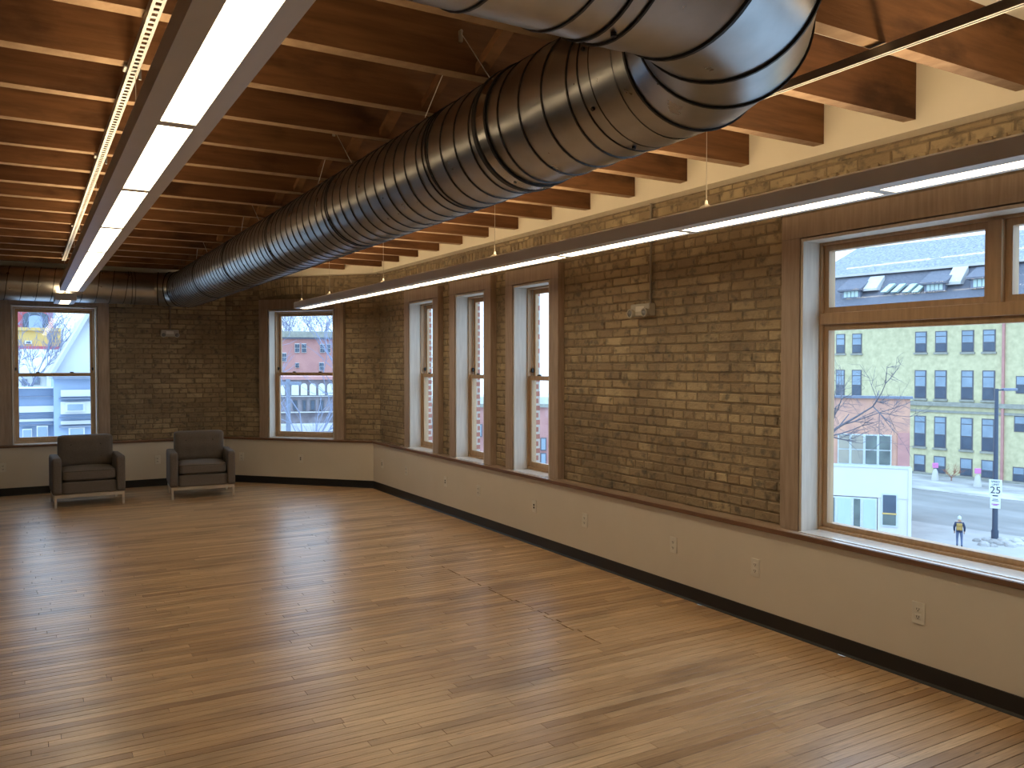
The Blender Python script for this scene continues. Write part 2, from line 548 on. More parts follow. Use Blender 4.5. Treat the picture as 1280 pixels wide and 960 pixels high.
def lay_bricks(wall, fr, u0, u1, z0, z1, openings, arches, soldiers, dface, keep=300, missing=()):
    pitch, bl, joint = 0.0685, 0.208, 0.011
    recs = []       # u, z, L, H, rot, dd
    k = 0
    z = z0
    while z + 0.02 < z1:
        h = min(pitch - joint, z1 - z - joint * 0.5)
        hdr = (k % 6 == 3)
        L = 0.10 if hdr else bl
        off = (0.0 if k % 2 else (bl + joint) / 2) if not hdr else 0.03
        u = u0 - off
        while u < u1:
            a, b = max(u, u0 + 0.004), min(u + L, u1 - 0.004)
            segs = [(a, b)]
            for (o0, o1, oz0, oz1) in openings:
                if z < oz1 - 0.01 and z + h > oz0 + 0.01:
                    ns = []
                    for (p, q) in segs:
                        if q <= o0 or p >= o1: ns.append((p, q)); continue
                        if p < o0 - 0.025: ns.append((p, o0 - 0.004))
                        if q > o1 + 0.025: ns.append((o1 + 0.004, q))
                    segs = ns
            for (p, q) in segs:
                if q - p < 0.025: continue
                cu, cz = (p + q) / 2, z + h / 2
                bad = False
                for (uc, hw, zs, rise, rings) in arches:
                    R = (hw * hw + rise * rise) / (2 * rise)
                    cz0 = zs + rise - R
                    rr = math.hypot(cu - uc, cz - cz0)
                    if abs(cu - uc) < hw + 0.03 and cz > zs - 0.02 and rr < R + rings * 0.115 + 0.01: bad = True
                for (s0, s1, sz0, sz1) in soldiers:
                    if s0 < cu < s1 and sz0 < cz < sz1: bad = True
                for (mu, mz) in missing:
                    if abs(mu - cu) < 0.075 and abs(mz - cz) < 0.04: bad = True
                if not bad:
                    recs.append((cu, cz, q - p, h, rng.uniform(-0.014, 0.014), rng.uniform(-0.003, 0.006)))
            u += L + joint
        z += pitch
        k += 1
    for (uc, hw, zs, rise, rings) in arches:
        R = (hw * hw + rise * rise) / (2 * rise)
        cz0 = zs + rise - R
        th = math.asin(hw / R)
        for r_ in range(rings):
            rr = R + r_ * 0.115 + 0.053
            n = int(2 * th * rr / 0.068)
            for i in range(n):
                a = -th + (i + 0.5) * 2 * th / n
                recs.append((uc + math.sin(a) * rr, cz0 + math.cos(a) * rr, 0.104, 0.055, math.pi / 2 - a, rng.uniform(-0.006, 0.0)))
    for (s0, s1, sz0, sz1) in soldiers:
        n = int((s1 - s0) / 0.069)
        for i in range(n):
            recs.append((s0 + (i + 0.5) * (s1 - s0) / n, (sz0 + sz1) / 2, sz1 - sz0 - 0.012, 0.056, math.pi / 2 + rng.uniform(-0.02, 0.02), rng.uniform(-0.006, 0.002)))
    # size in the picture
    def size(rc):
        p = [proj(fr.W(rc[0] + du, dface, rc[1] + dz)) for du, dz in ((-rc[2] / 2, 0), (rc[2] / 2, 0), (0, -rc[3] / 2), (0, rc[3] / 2))]
        if any(q is None for q in p): return 0
        if not (-20 < p[0][0] < 1300 and -20 < p[0][1] < 980): return 0
        return math.hypot(p[0][0] - p[1][0], p[0][1] - p[1][1]) * math.hypot(p[2][0] - p[3][0], p[2][1] - p[3][1])
    recs.sort(key=size, reverse=True)
    ang = math.atan2(fr.dir.y, fr.dir.x)
    # local brick: x along wall, y away from room, z up; mirrored frames keep y towards n by flipping x
    flip = fr.dir.x * fr.n.y - fr.dir.y * fr.n.x < 0
    cache = {}
    nobj = 0
    rest_v, rest_f = [], []
    for rc in recs:
        cu, cz, L, H, rot, dd = rc
        if flip: base_rot = Matrix.Rotation(ang + math.pi, 4, 'Z')
        else: base_rot = Matrix.Rotation(ang, 4, 'Z')
        R3 = base_rot @ Matrix.Rotation(rot if flip else -rot, 4, 'Y')
        pos = Vector(fr.W(cu, dface + dd, cz))
        if nobj < keep and size(rc) > 0:
            key = (round(L, 2), round(H, 3), rng.randrange(3))
            if key not in cache:
                pts, fs = brick_mesh(key[0], key[1], 0.045, rng)
                me = bpy.data.meshes.new('brick')
                me.from_pydata(pts, [], fs)
                bm = bmesh.new(); bm.from_mesh(me); bmesh.ops.recalc_face_normals(bm, faces=bm.faces[:]); bm.to_mesh(me); bm.free()
                me.materials.append(M['brick'])
                cache[key] = me
            o = bpy.data.objects.new('brick', cache[key])
            link(o, wall, pos)
            o.rotation_euler = R3.to_euler()
            nobj += 1
        else:
            pts, fs = brick_mesh(L, H, 0.045, rng)
            b0 = len(rest_v)
            rest_v += [tuple(pos + (R3 @ Vector(p))) for p in pts]
            rest_f += [tuple(b0 + i for i in f) for f in fs]
    if rest_v:
        mb = MB()
        mb.poly(rest_v, rest_f)
        tag(mb.build('brickwork', M['brick'], wall), kind='stuff')

def window_open(u0, u1, z1=ZH):
    return (u0 - CASW, u1 + CASW, ZS1 - 0.01, z1 + CASW + 0.01)

# ------------------------------------------------------------------ the shell
def shell_wall(name, label, fr, u0, u1, holes, ext=(0, 0)):
    mb = MB()
    wall_holes(mb, fr, u0 - ext[0], u1 + ext[1], 0.0, 3.4, D_BRK + 0.008, 0.30, holes)
    w = tag(mb.build(name, M['mortar']), label, 'wall', kind='structure')
    wall_holes(MB(), fr, u0 - ext[0], u1 + ext[1], -0.3, 3.9, 0.30, 0.362, holes).build('outer_leaf', M['redbrick'], w)
    MB().box(u0, u1, 0.0, D_BRK + 0.007, 0.0, ZS0 - 0.002, fr).build('wainscot', M['paint'], w)
    MB().box(u0, u1, 0.0, D_BRK + 0.007, ZSOF, 3.4, fr).build('drywall_band', M['band'], w)
    return w

Y0R = -3.5
holesR = [(a, b, ZS0, ZH) for _, a, b in WIN_R] + [(BIG[0], BIG[1], ZS0, ZH)]
wr = shell_wall('wall_right', 'long right wall of exposed cream brick above a cream painted lower wall', FR, Y0R, 10.57, holesR, (0, 0.2))
wc = shell_wall('wall_corner', 'angled corner wall of exposed cream brick with a single window', FC, 0.0, LAB, [(WIN_C[0], WIN_C[1], ZS0, ZH)], (0.2, 0.2))
wf = shell_wall('wall_far', 'far wall of exposed cream brick behind the two armchairs', FF, 0.0, 7.6, [(WIN_F[0], WIN_F[1], ZS0, ZH)], (0.2, 0))

opsR = [window_open(a, b) for _, a, b in WIN_R] + [window_open(*BIG)]
archR = [((a + b) / 2, (b - a) / 2 + CASW + 0.01, 2.572, 0.045, 2) for _, a, b in WIN_R]
lay_bricks(wr, FR, 0.1, 10.57 + 0.05, 0.642, ZSOF - 0.004, opsR, archR, [(BIG[0] - 0.1, BIG[1] + 0.2, 2.58, 2.785)], D_BRK)
archC = [((WIN_C[0] + WIN_C[1]) / 2, (WIN_C[1] - WIN_C[0]) / 2 + CASW + 0.02, 2.572, 0.055, 2)]
lay_bricks(wc, FC, -0.05, LAB + 0.05, 0.642, ZSOF - 0.004, [window_open(*WIN_C)], archC, [], D_BRK, missing=[((Vector((3.77, 10.83, 0)) - A).dot(ABv), 0.87)])
archF = [((WIN_F[0] + WIN_F[1]) / 2, (WIN_F[1] - WIN_F[0]) / 2 + CASW + 0.02, 2.572, 0.055, 2)]
lay_bricks(wf, FF, -0.05, 3.4, 0.642, ZSOF - 0.004, [window_open(*WIN_F)], archF, [], D_BRK)

# walls that close the room behind and beside the camera
XL, YB = -5.1, -3.5
tag(MB().box(XL - 0.2, XL, YB, 12.75, 0, 3.4).build('wall_left', M['paint']), 'plain cream wall closing the left side of the room', 'wall', kind='structure')
tag(MB().box(XL - 0.2, 4.5, YB - 0.2, YB, 0, 3.4).build('wall_back', M['paint']), 'plain cream wall closing the room opposite the far windows', 'wall', kind='structure')

# sill boards and baseboards (continuous trim)
def sill(name, label, fr, u0, u1, ops, m0=0.0, m1=0.0):
    mb = MB()
    mb.box(u0 - m0, u1 + m1, -0.012, D_BRK + 0.008, ZS0 + 0.006, ZS1, fr)
    s = tag(mb.build(name, M['sill']), label, 'sill', kind='structure')
    MB().box(u0 - m0, u1 + m1, -0.022, -0.012, ZS0 - 0.002, ZS1 - 0.002, fr).build('nosing', M['nosing'], s, bevel=0.003)
    for (a, b) in ops:
        MB().box(a + 0.018, b - 0.018, D_CAS - 0.02, D_UNIT + 0.002, ZS0 + 0.010, ZS1 + 0.003, fr).build('skylit_sill', M['skylit_sill'], s)  # same sill board, coloured paler where sky light falls in the openings
    return s
sill('trim_1', 'long wooden sill board running under the right wall windows', FR, Y0R, 10.565, [(a, b) for _, a, b in WIN_R] + [BIG])
sill('trim_2', 'wooden sill board under the angled corner window', FC, 0.005, LAB - 0.005, [WIN_C])
sill('trim_3', 'wooden sill board along the far wall behind the armchairs', FF, 0.005, 7.5, [WIN_F])
for nm, lab, fr, u0, u1 in (('baseboard_right', 'black rubber baseboard along the long right wall', FR, Y0R, 10.57),
                            ('baseboard_corner', 'black rubber baseboard along the angled corner wall', FC, 0.0, LAB),
                            ('baseboard_far', 'black rubber baseboard along the far wall behind the armchairs', FF, 0.0, 7.5)):
    mb = MB()
    mb.prism([fr.W(u0, d, z) for d, z in ((0, 0), (-0.016, 0), (-0.007, 0.014), (-0.006, 0.096), (0, 0.098))],
             [fr.W(u1, d, z) for d, z in ((0, 0), (-0.016, 0), (-0.007, 0.014), (-0.006, 0.096), (0, 0.098))])
    tag(mb.build(nm, M['base']), lab, 'baseboard', kind='structure')

# ------------------------------------------------------------------ floor of narrow boards
floor_poly = [(XL, YB), (A.x, YB), (A.x, A.y), (B.x, B.y), (XL, B.y)]
fb = MB()
fb.prism([(x, y, -0.05) for x, y in floor_poly], [(x, y, -0.010) for x, y in floor_poly])
floor = tag(fb.build('floor', M['gap']), 'worn narrow strip maple floor with a satin finish', 'floor', kind='structure')
PW = 0.058
brecs = []
y = YB
SEAM_X = 2.93
row = 0
while y < B.y - 0.01:
    yc = y + PW / 2
    xmax = A.x if yc < A.y else A.x + (yc - A.y) / (B.y - A.y) * (B.x - A.x)
    x = XL + rng.uniform(-1.2, 0)
    while x < xmax - 0.02:
        L = rng.choice((rng.uniform(0.45, 1.2), rng.uniform(0.8, 2.3)))
        a, b = max(x, XL), min(x + L, xmax)
        if 4.0 < yc < 6.2 and a < SEAM_X - 0.15 < b and rng.random() < 0.85:
            b = min(b, SEAM_X + rng.choice((0, 0, 0, 0, 0, 0.025)))
            L = b - x
        if b - a > 0.03:
            seam = 4.0 < yc < 6.2 and abs(b - SEAM_X) < 0.045 and not 4.75 < yc < 4.95
            brecs.append((a, b - (rng.uniform(0.003, 0.009) if seam else 0.0), yc))
        x += L
    y += PW
    row += 1

def bsize(rc):
    a, b, yc = rc
    tot = 0
    n = 10
    prev = None
    for i in range(n + 1):
        xx = a + (b - a) * i / n
        p0, p1 = proj((xx, yc - PW / 2, 0)), proj((xx, yc + PW / 2, 0))
        if p0 is None or p1 is None or not (0 <= p0[0] <= 1280 and 0 <= p0[1] <= 960):
            prev = None
            continue
        if prev is not None:
            tot += abs(p0[0] - prev[0]) * abs(p0[1] - p1[1])
        prev = p0
    return tot
brecs.sort(key=bsize, reverse=True)
def board_pts(L, w, tilt):
    t = tilt * w / 2
    hx, hy = L / 2, w / 2
    e = 0.0007
    pts = [(-hx, -hy, -0.012), (hx, -hy, -0.012), (hx, hy, -0.012), (-hx, hy, -0.012),
           (-hx, -hy, -e - t), (hx, -hy, -e - t), (hx, hy, -e + t), (-hx, hy, -e + t),
           (-hx + e, -hy + e * 1.4, -t), (hx - e, -hy + e * 1.4, -t), (hx - e, hy - e * 1.4, t), (-hx + e, hy - e * 1.4, t)]
    fs = [(0, 1, 5, 4), (1, 2, 6, 5), (2, 3, 7, 6), (3, 0, 4, 7), (4, 5, 9, 8), (5, 6, 10, 9), (6, 7, 11, 10), (7, 4, 8, 11), (8, 9, 10, 11)]
    return pts, fs
bcache = {}
rv, rf = [], []
for i, (a, b, yc) in enumerate(brecs):
    gapx = rng.choice((0.0012, 0.0018, 0.003))
    tilt = rng.uniform(-0.006, 0.006)
    w = PW - rng.choice((0.0026, 0.0034, 0.0050))
    if i < 300:
        L = math.floor((b - a - gapx) * 20) / 20
        if L < 0.06: L = b - a - gapx
        key = (round(L, 3), rng.randrange(2))
        # exact length keeps the joints tight
        key = (round(b - a - gapx, 3), 0)
        if key not in bcache:
            pts, fs = board_pts(key[0], w, tilt)
            me = bpy.data.meshes.new('floor_board')
            me.from_pydata(pts, [], fs)
            me.materials.append(M['floor'])
            bcache[key] = me
        o = bpy.data.objects.new('floor_board', bcache[key])
        link(o, floor, ((a + b) / 2, yc, 0))
    else:
        pts, fs = board_pts(b - a - gapx, w, tilt)
        b0 = len(rv)
        cx = (a + b) / 2
        rv += [(p[0] + cx, p[1] + yc, p[2]) for p in pts]
        rf += [tuple(b0 + q for q in f) for f in fs]
mb = MB(); mb.poly(rv, rf)
tag(mb.build('floor_boards', M['floor'], floor, recalc=False), kind='stuff')

# ------------------------------------------------------------------ ceiling: deck, joists, bridging
cb = MB()
cpoly = [(XL, YB), (A.x + 0.1, YB), (A.x + 0.1, A.y), (B.x, B.y + 0.1), (XL, B.y + 0.1)]
cb.prism([(x, y, ZTOP + 0.03) for x, y in cpoly], [(x, y, ZTOP + 0.10) for x, y in cpoly])
ceiling = tag(cb.build('ceiling', M['deck']), 'exposed timber ceiling of rough brown joists under a board deck', 'ceiling', kind='structure')
x = XL
while x < 2.85:
    yend = B.y if x + 0.2 < B.x else A.y + (A.x - x - 0.2) / (A.x - B.x) * (B.y - A.y)
    MB().box(x + 0.002, x + 0.198, YB, yend, ZTOP, ZTOP + 0.03).build('deck_board', M['deck'], ceiling)
    x += 0.2
MB().box(2.9, A.x, YB, 10.55, ZTOP - 0.003, ZTOP + 0.028).build('drywall_infill', M['band'], ceiling)
JY, JP, JT, JZ = 2.722, 0.578, 0.072, 2.92
joist_ys = []
k = -10
while True:
    yk = JY + JP * k
    if yk > 12.0: break
    if yk > YB + 0.05:
        jx = 4.004
        if yk + JT > A.y:
            jx = A.x + (yk + JT - A.y) / (B.y - A.y) * (B.x - A.x) - 0.005
        dy = 0.0 if 0 <= k < 9 and False else rng.uniform(-0.012, 0.012)
        dz = rng.uniform(0.0, 0.008)
        z0 = JZ + dz
        mb = MB()
        mb.loft([[(xx, yk + dy * (1 - s) , zz + 0.004 * math.sin(xx * 1.3 + k)) if zz < 3 else (xx, yk + dy * (1 - s), zz)
                  for (zz) in (z0, ZTOP - 0.001)] + [(xx, yk + dy * (1 - s) + JT, zz) for zz in (ZTOP - 0.001, z0)]
                 for s, xx in [(i / 8.0, XL + (jx - XL) * i / 8.0) for i in range(9)]])
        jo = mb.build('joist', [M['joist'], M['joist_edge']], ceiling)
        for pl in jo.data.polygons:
            if pl.normal.z < -0.8: pl.material_index = 1  # undersides take the colour with the light from below in it
        joist_ys.append((yk, dy, jx))
    k += 1
# cross bridging between joists, one pair in each bay
BX = 1.72
for (y0, _, jx0), (y1, _, jx1) in zip(joist_ys[:-1], joist_ys[1:]):
    if y1 < 0.5 or BX > min(jx0, jx1) - 0.1: continue
    ya, yb = y0 + JT, y1
    for s in (0, 1):
        za, zb = (2.95, 3.17) if s == 0 else (3.17, 2.95)
        mid = Vector((BX + 0.035 * (1 if s else -1), (ya + yb) / 2, (za + zb) / 2))
        ax = Vector((0, (yb - ya) / 2, (zb - za) / 2))
        nrm = Vector((0, -ax.z, ax.y)).normalized()
        MB().obox(mid, ax, Vector((0.026, 0, 0)), nrm * 0.02).build('bridging', M['joist'], ceiling)

# ------------------------------------------------------------------ windows
def sash(win, fr, u0, u1, z0, z1, d0, d1, st, name, rail_b=None, rail_t=None):
    rb, rt = rail_b or st, rail_t or st
    mb = MB()
    mb.box(u0, u0 + st, d0, d1, z0, z1, fr)
    mb.box(u1 - st, u1, d0, d1, z0, z1, fr)
    mb.box(u0 + st, u1 - st, d0, d1, z0, z0 + rb, fr)
    mb.box(u0 + st, u1 - st, d0, d1, z1 - rt, z1, fr)
    s = mb.build(name, M['sash'], win)
    dm = (d0 + d1) / 2
    MB().box(u0 + st - 0.006, u1 - st + 0.006, dm - 0.002, dm + 0.002, z0 + rb - 0.006, z1 - rt + 0.006, fr).build('pane', M['glass'], s)
    return s

def casing_and_jamb(win, fr, u0, u1, z1):
    dc = D_CAS
    MB().box(u0 - CASW, u0 - 0.006, dc, D_BRK + 0.008, ZS1, z1 + 0.006, fr).build('casing', M['casing'], win, bevel=0.002)
    MB().box(u1 + 0.006, u1 + CASW, dc, D_BRK + 0.008, ZS1, z1 + 0.006, fr).build('casing', M['casing'], win, bevel=0.002)
    MB().box(u0 - CASW, u1 + CASW, dc, D_BRK + 0.008, z1 + 0.007, z1 + CASW, fr).build('head_casing', M['casing'], win, bevel=0.002)
    MB().box(u0 - 0.0, u0 + 0.018, dc + 0.006, D_UNIT, ZS1, z1 - 0.018, fr).build('jamb', M['jamb'], win)
    MB().box(u1 - 0.018, u1, dc + 0.006, D_UNIT, ZS1, z1 - 0.018, fr).build('jamb', M['jamb'], win)
    MB().box(u0, u1, dc + 0.006, D_UNIT, z1 - 0.018, z1, fr).build('head_jamb', M['jamb'], win)

def double_hung(n, label, fr, u0, u1, zmeet=1.52):
    z1 = ZH
    base = fr.W((u0 + u1) / 2, D_CAS, ZS1)
    win = empty('window_%d' % n, base, label, 'window', kind='structure')
    casing_and_jamb(win, fr, u0, u1, z1)
    f = MB()
    f.box(u0, u0 + 0.032, D_UNIT, 0.300, ZS0 + 0.01, z1, fr)
    f.box(u1 - 0.032, u1, D_UNIT, 0.300, ZS0 + 0.01, z1, fr)
    f.box(u0 + 0.032, u1 - 0.032, D_UNIT, 0.300, z1 - 0.034, z1, fr)
    f.box(u0 + 0.032, u1 - 0.032, D_UNIT, 0.300, ZS0 + 0.01, ZS1 + 0.022, fr)
    f.build('frame', M['sash'], win)
    t = MB()
    t.box(u0 + 0.032, u0 + 0.038, 0.254, 0.262, ZS1 + 0.03, z1 - 0.04, fr)
    t.box(u1 - 0.038, u1 - 0.032, 0.254, 0.262, ZS1 + 0.03, z1 - 0.04, fr)
    t.build('sash_track', M['track'], win)
    up = sash(win, fr, u0 + 0.034, u1 - 0.034, zmeet - 0.022, z1 - 0.036, 0.264, 0.294, 0.042, 'upper_sash', 0.04, 0.042)
    lo = sash(win, fr, u0 + 0.034, u1 - 0.034, ZS1 + 0.024, zmeet + 0.022, 0.220, 0.250, 0.042, 'lower_sash', 0.052, 0.04)
    for s, uu in ((-1, u0 + 0.30 * (u1 - u0)), (1, u0 + 0.70 * (u1 - u0))):
        MB().box(uu - 0.022, uu + 0.022, 0.224, 0.246, zmeet + 0.022, zmeet + 0.036, fr).build('sash_lock', M['latch'], lo, bevel=0.003)
    for uu in (u0 + 0.046, u1 - 0.046):
        MB().box(uu - 0.010, uu + 0.010, 0.236, 0.262, zmeet + 0.055, zmeet + 0.095, fr).build('tilt_latch', M['latch'], up, bevel=0.004)
    return win

double_hung(1, 'double-hung window in the far wall behind the left armchair', FF, *WIN_F)
double_hung(2, 'double-hung window in the angled corner wall', FC, *WIN_C)
double_hung(3, 'narrow double-hung window in the right wall, next to the angled corner', FR, WIN_R[0][1], WIN_R[0][2])
double_hung(4, 'narrow double-hung window in the right wall, middle one of three', FR, WIN_R[1][1], WIN_R[1][2])
double_hung(5, 'narrow double-hung window in the right wall beside the wide plain brick panel', FR, WIN_R[2][1], WIN_R[2][2])

u0, u1 = BIG
bw = empty('window_6', FR.W((u0 + u1) / 2, D_CAS, ZS1), 'large picture window with transom lights over the street', 'window', kind='structure')
casing_and_jamb(bw, FR, u0, u1, ZH)
f = MB()
f.box(u0, u0 + 0.034, D_UNIT, 0.300, ZS0 + 0.01, ZH, FR)
f.box(u1 - 0.034, u1, D_UNIT, 0.300, ZS0 + 0.01, ZH, FR)
f.box(u0 + 0.034, u1 - 0.034, D_UNIT, 0.300, ZH - 0.034, ZH, FR)
f.box(u0 + 0.034, u1 - 0.034, D_UNIT, 0.300, ZS0 + 0.01, ZS1 + 0.018, FR)
f.build('frame', M['sash'], bw)
MB().box(u0 + 0.034, u1 - 0.034, D_UNIT - 0.012, 0.300, 1.895, 1.962, FR).build('transom_bar', M['sash'], bw, bevel=0.003)
mull = [2.415, 1.36]
for mu in mull:
    MB().box(mu - 0.034, mu + 0.034, D_UNIT - 0.012, 0.300, 1.962, ZH - 0.034, FR).build('mullion', M['sash'], bw, bevel=0.003)
edges = [u0 + 0.034] + [q for mu in sorted(mull) for q in (mu - 0.034, mu + 0.034)] + [u1 - 0.034]
for a, b in zip(edges[0::2], edges[1::2]):
    sash(bw, FR, a, b, 1.962, ZH - 0.034, 0.226, 0.282, 0.036, 'transom_sash')
sash(bw, FR, u0 + 0.034, u1 - 0.034, ZS1 + 0.018, 1.895, 0.226, 0.282, 0.036, 'picture_sash', 0.03)

# ------------------------------------------------------------------ pendant lights
def pendant(label, xc, y0, mods, ml, z0, cable_ys, ctop=2.917, wid=0.222, lw=0.104, end=0.03):
    y1 = y0 + mods * ml
    root = empty('pendant_light', (xc, (y0 + y1) / 2, z0), label, 'pendant light')
    hw, lh = wid / 2, lw / 2
    prof = [(-lh, 0.002), (-hw, 0.008), (-hw, 0.078), (-hw + 0.012, 0.088), (hw - 0.012, 0.088), (hw, 0.078), (hw, 0.008), (lh, 0.002), (lh, 0.020), (-lh, 0.020)]
    mb = MB()
    mb.prism([(xc + a, y0 - end, z0 + b) for a, b in prof], [(xc + a, y1 + end, z0 + b) for a, b in prof])
    mb.build('housing', M['housing'], root)
    for i in range(mods):
        a, b = y0 + i * ml, y0 + (i + 1) * ml
        MB().box(xc - lh + 0.001, xc + lh - 0.001, a + 0.028, b - 0.028, z0 + 0.006, z0 + 0.019, None).build('lens', M['lens'], root)
        MB().box(xc - lh + 0.001, xc + lh - 0.001, b - 0.027, b + 0.027 if i < mods - 1 else b + end - 0.001, z0 + 0.003, z0 + 0.019).build('divider', M['housing'], root)
        MB().box(xc - hw * 0.6, xc + hw * 0.6, a + 0.03, b - 0.03, z0 + 0.0885, z0 + 0.093).build('uplight_lens', M['uplens'], root)
    MB().box(xc - lh + 0.001, xc + lh - 0.001, y0 - end + 0.001, y0 + 0.021, z0 + 0.003, z0 + 0.019).build('divider', M['housing'], root)
    for cy in cable_ys:
        MB().tube([(xc, cy, z0 + 0.14), (xc, cy, ctop)], 0.0017, 6).build('cable', M['wire'], root)
        g = MB()
        g.loft([[(xc + r * math.cos(t * math.pi / 6), cy + r * math.sin(t * math.pi / 6), z0 + h) for t in range(12)] for r, h in ((0.046, 0.0885), (0.044, 0.100), (0.026, 0.116), (0.010, 0.124), (0.006, 0.145))])
        g.build('cable_gripper', M['white_plastic'], root)
    return root

def joist_near(y):
    return min((yk + dy * 0.4 + JT / 2 for yk, dy, _ in joist_ys), key=lambda q: abs(q - y))
pendant('long linear pendant light hung under the slotted steel channel', 0.42, 2.82 - 2 * 1.146, 8, 1.146, 2.40, [joist_near(v) for v in (1.4, 3.7, 6.0, 8.9)], 2.873)
pendant('short linear pendant light in front of the far wall window', 0.42, 11.13, 1, 0.68, 2.40, [joist_near(11.5)])
pendant('long linear pendant light running beside the right brick wall', 3.13, 2.29 - 2 * 1.22, 9, 1.216, 2.375, [joist_near(v) for v in (1.1, 3.45, 5.7, 8.2, 9.9, 10.7)])

# ------------------------------------------------------------------ steel channels under the joists
def channel(label, xc, y0, y1, w, zt, slots, joints=()):
    root = empty('steel_channel', (xc, (y0 + y1) / 2, zt - 0.04), label, 'channel')
    hw = w / 2
    h = 0.034
    MB().box(xc - hw, xc - hw + 0.003, y0, y1, zt - h, zt).build('flange', M['strut'], root)
    MB().box(xc + hw - 0.003, xc + hw, y0, y1, zt - h, zt).build('flange', M['strut'], root)
    if slots:
        rail = w * 0.27
        MB().box(xc - hw, xc - hw + rail, y0, y1, zt - h - 0.003, zt - h).build('face_rail', M['strut'], root)
        MB().box(xc + hw - rail, xc + hw, y0, y1, zt - h - 0.003, zt - h).build('face_rail', M['strut'], root)
        mb = MB()
        y = y0
        while y < y1:
            mb.box(xc - hw + rail, xc + hw - rail, y, min(y + 0.022, y1), zt - h - 0.003, zt - h)
            y += 0.05
        tag(mb.build('slot_bridges', M['strut'], root), kind='stuff')
    else:
        MB().box(xc - hw, xc - hw + 0.008, y0, y1, zt - h - 0.003, zt - h).build('lip', M['white_plastic'], root)
        MB().box(xc + hw - 0.008, xc + hw, y0, y1, zt - h - 0.003, zt - h).build('lip', M['white_plastic'], root)
        MB().box(xc - hw + 0.003, xc + hw - 0.003, y0, y1, zt - 0.006, zt - 0.003).build('channel_web', M['gasket'], root)
    for jy in joints:
        MB().box(xc - hw - 0.012, xc + hw + 0.012, jy - 0.035, jy + 0.035, zt - 0.012, zt - 0.001).build('beam_clamp', M['strut'], root, bevel=0.003)
        MB().tube([(xc + hw + 0.012, jy, zt - 0.045), (xc + hw + 0.012, jy, zt - 0.002)], 0.006, 8).build('bolt', M['strut'], root)
    return root
channel('long slotted galvanised steel channel under the joists', 0.405, 0.3, 11.2, 0.041, 2.912, True, [joist_near(v) for v in (1.4, 3.7, 5.9, 8.8, 10.6)])
channel('thin steel channel beside the duct elbow under the joists', 2.95, -1.5, 4.6, 0.026, 2.912, False, [])

# ------------------------------------------------------------------ ducts
DX, DZ, DR = 1.86, 2.652, 0.25
NY = 1.562
def ring(c, ax, r, n=56, sx=1.0, side=None):
    """circle at c facing ax; sx widens it in the bend plane"""
    ax = Vector(ax).normalized()
    up = Vector((0, 0, 1))
    s = ax.cross(up).normalized()
    return [Vector(c) + s * (math.cos(2 * math.pi * k / n) * r * sx) + up * (math.sin(2 * math.pi * k / n) * r) for k in range(n)]

def duct_body(root, p0, p1, r, name='duct_section'):
    ax = Vector(p1) - Vector(p0)
    return MB().loft([ring(p0, ax, r), ring(p1, ax, r)], caps=False).build(name, M['duct'], root, smooth=True, recalc=False)

def seam_ring(root, c, ax, r, w=0.006, hgt=0.005, mat='seam', name='seam_ring', sx=1.0):
    ax = Vector(ax).normalized()
    c = Vector(c)
    rr = []
    for off, h in ((-w, -0.002), (-w * 0.6, hgt), (w * 0.6, hgt), (w, -0.002)):
        rr.append(ring(c + ax * off, ax, r + h, 56, sx))
    return MB().loft(rr, caps=False).build(name, M[mat], root, smooth=True, recalc=False)

def spiral(root, p0, p1, r, pitch):
    p0, p1 = Vector(p0), Vector(p1)
    ax = (p1 - p0)
    L = ax.length
    ax.normalize()
    up = Vector((0, 0, 1))
    s = ax.cross(up).normalized()
    n = 44
    steps = int(L / pitch * n)
    mb = MB()
    rings = []
    for i in range(steps + 1):
        t = 2 * math.pi * i / n
        c = p0 + ax * (pitch * i / n)
        rad = s * math.cos(t) + up * math.sin(t)
        rings.append([c + rad * (r - 0.001) - ax * 0.005, c + rad * (r + 0.0045) - ax * 0.003, c + rad * (r + 0.0045) + ax * 0.003, c + rad * (r - 0.001) + ax * 0.005])
    mb.loft(rings, caps=False, closed=False)
    return mb.build('spiral_seam', M['seam'], root, smooth=True, recalc=False)

def elbow(root, c_start, d0, d1, rb, r0, r1, pieces=5):
    """mitred elbow: starts at c_start along d0, ends along d1; each gore a part"""
    d0, d1 = Vector(d0), Vector(d1)
    centre = Vector(c_start) + d1 * rb
    step = math.pi / 2 / (pieces - 1)
    def pos(a, rad):
        return centre - d1 * (math.cos(a) * rad) + d0 * (math.sin(a) * rad)
    joints = [pos(step / 2 + i * step, rb / math.cos(step / 2)) for i in range(pieces - 1)]
    pts = [pos(0, rb)] + joints + [pos(math.pi / 2, rb)]
    axes = [d0] + [(d0 * math.cos(step / 2 + i * step) + d1 * math.sin(step / 2 + i * step)) for i in range(pieces - 1)] + [d1]
    n = len(pts)
    for i in range(n - 1):
        ra = r0 + (r1 - r0) * i / (n - 1)
        rb_ = r0 + (r1 - r0) * (i + 1) / (n - 1)
        sa = 1.0 if i == 0 else 1 / math.cos(step / 2)
        sb = 1.0 if i == n - 2 else 1 / math.cos(step / 2)
        MB().loft([ring(pts[i], axes[i], ra, 56, sa), ring(pts[i + 1], axes[i + 1], rb_, 56, sb)], caps=False).build('elbow_gore', M['duct'], root, smooth=True, recalc=False)
        if i > 0:
            seam_ring(root, pts[i], axes[i], ra, 0.008, 0.006, 'gasket', 'gore_seam', sa)
    return pts[-1]

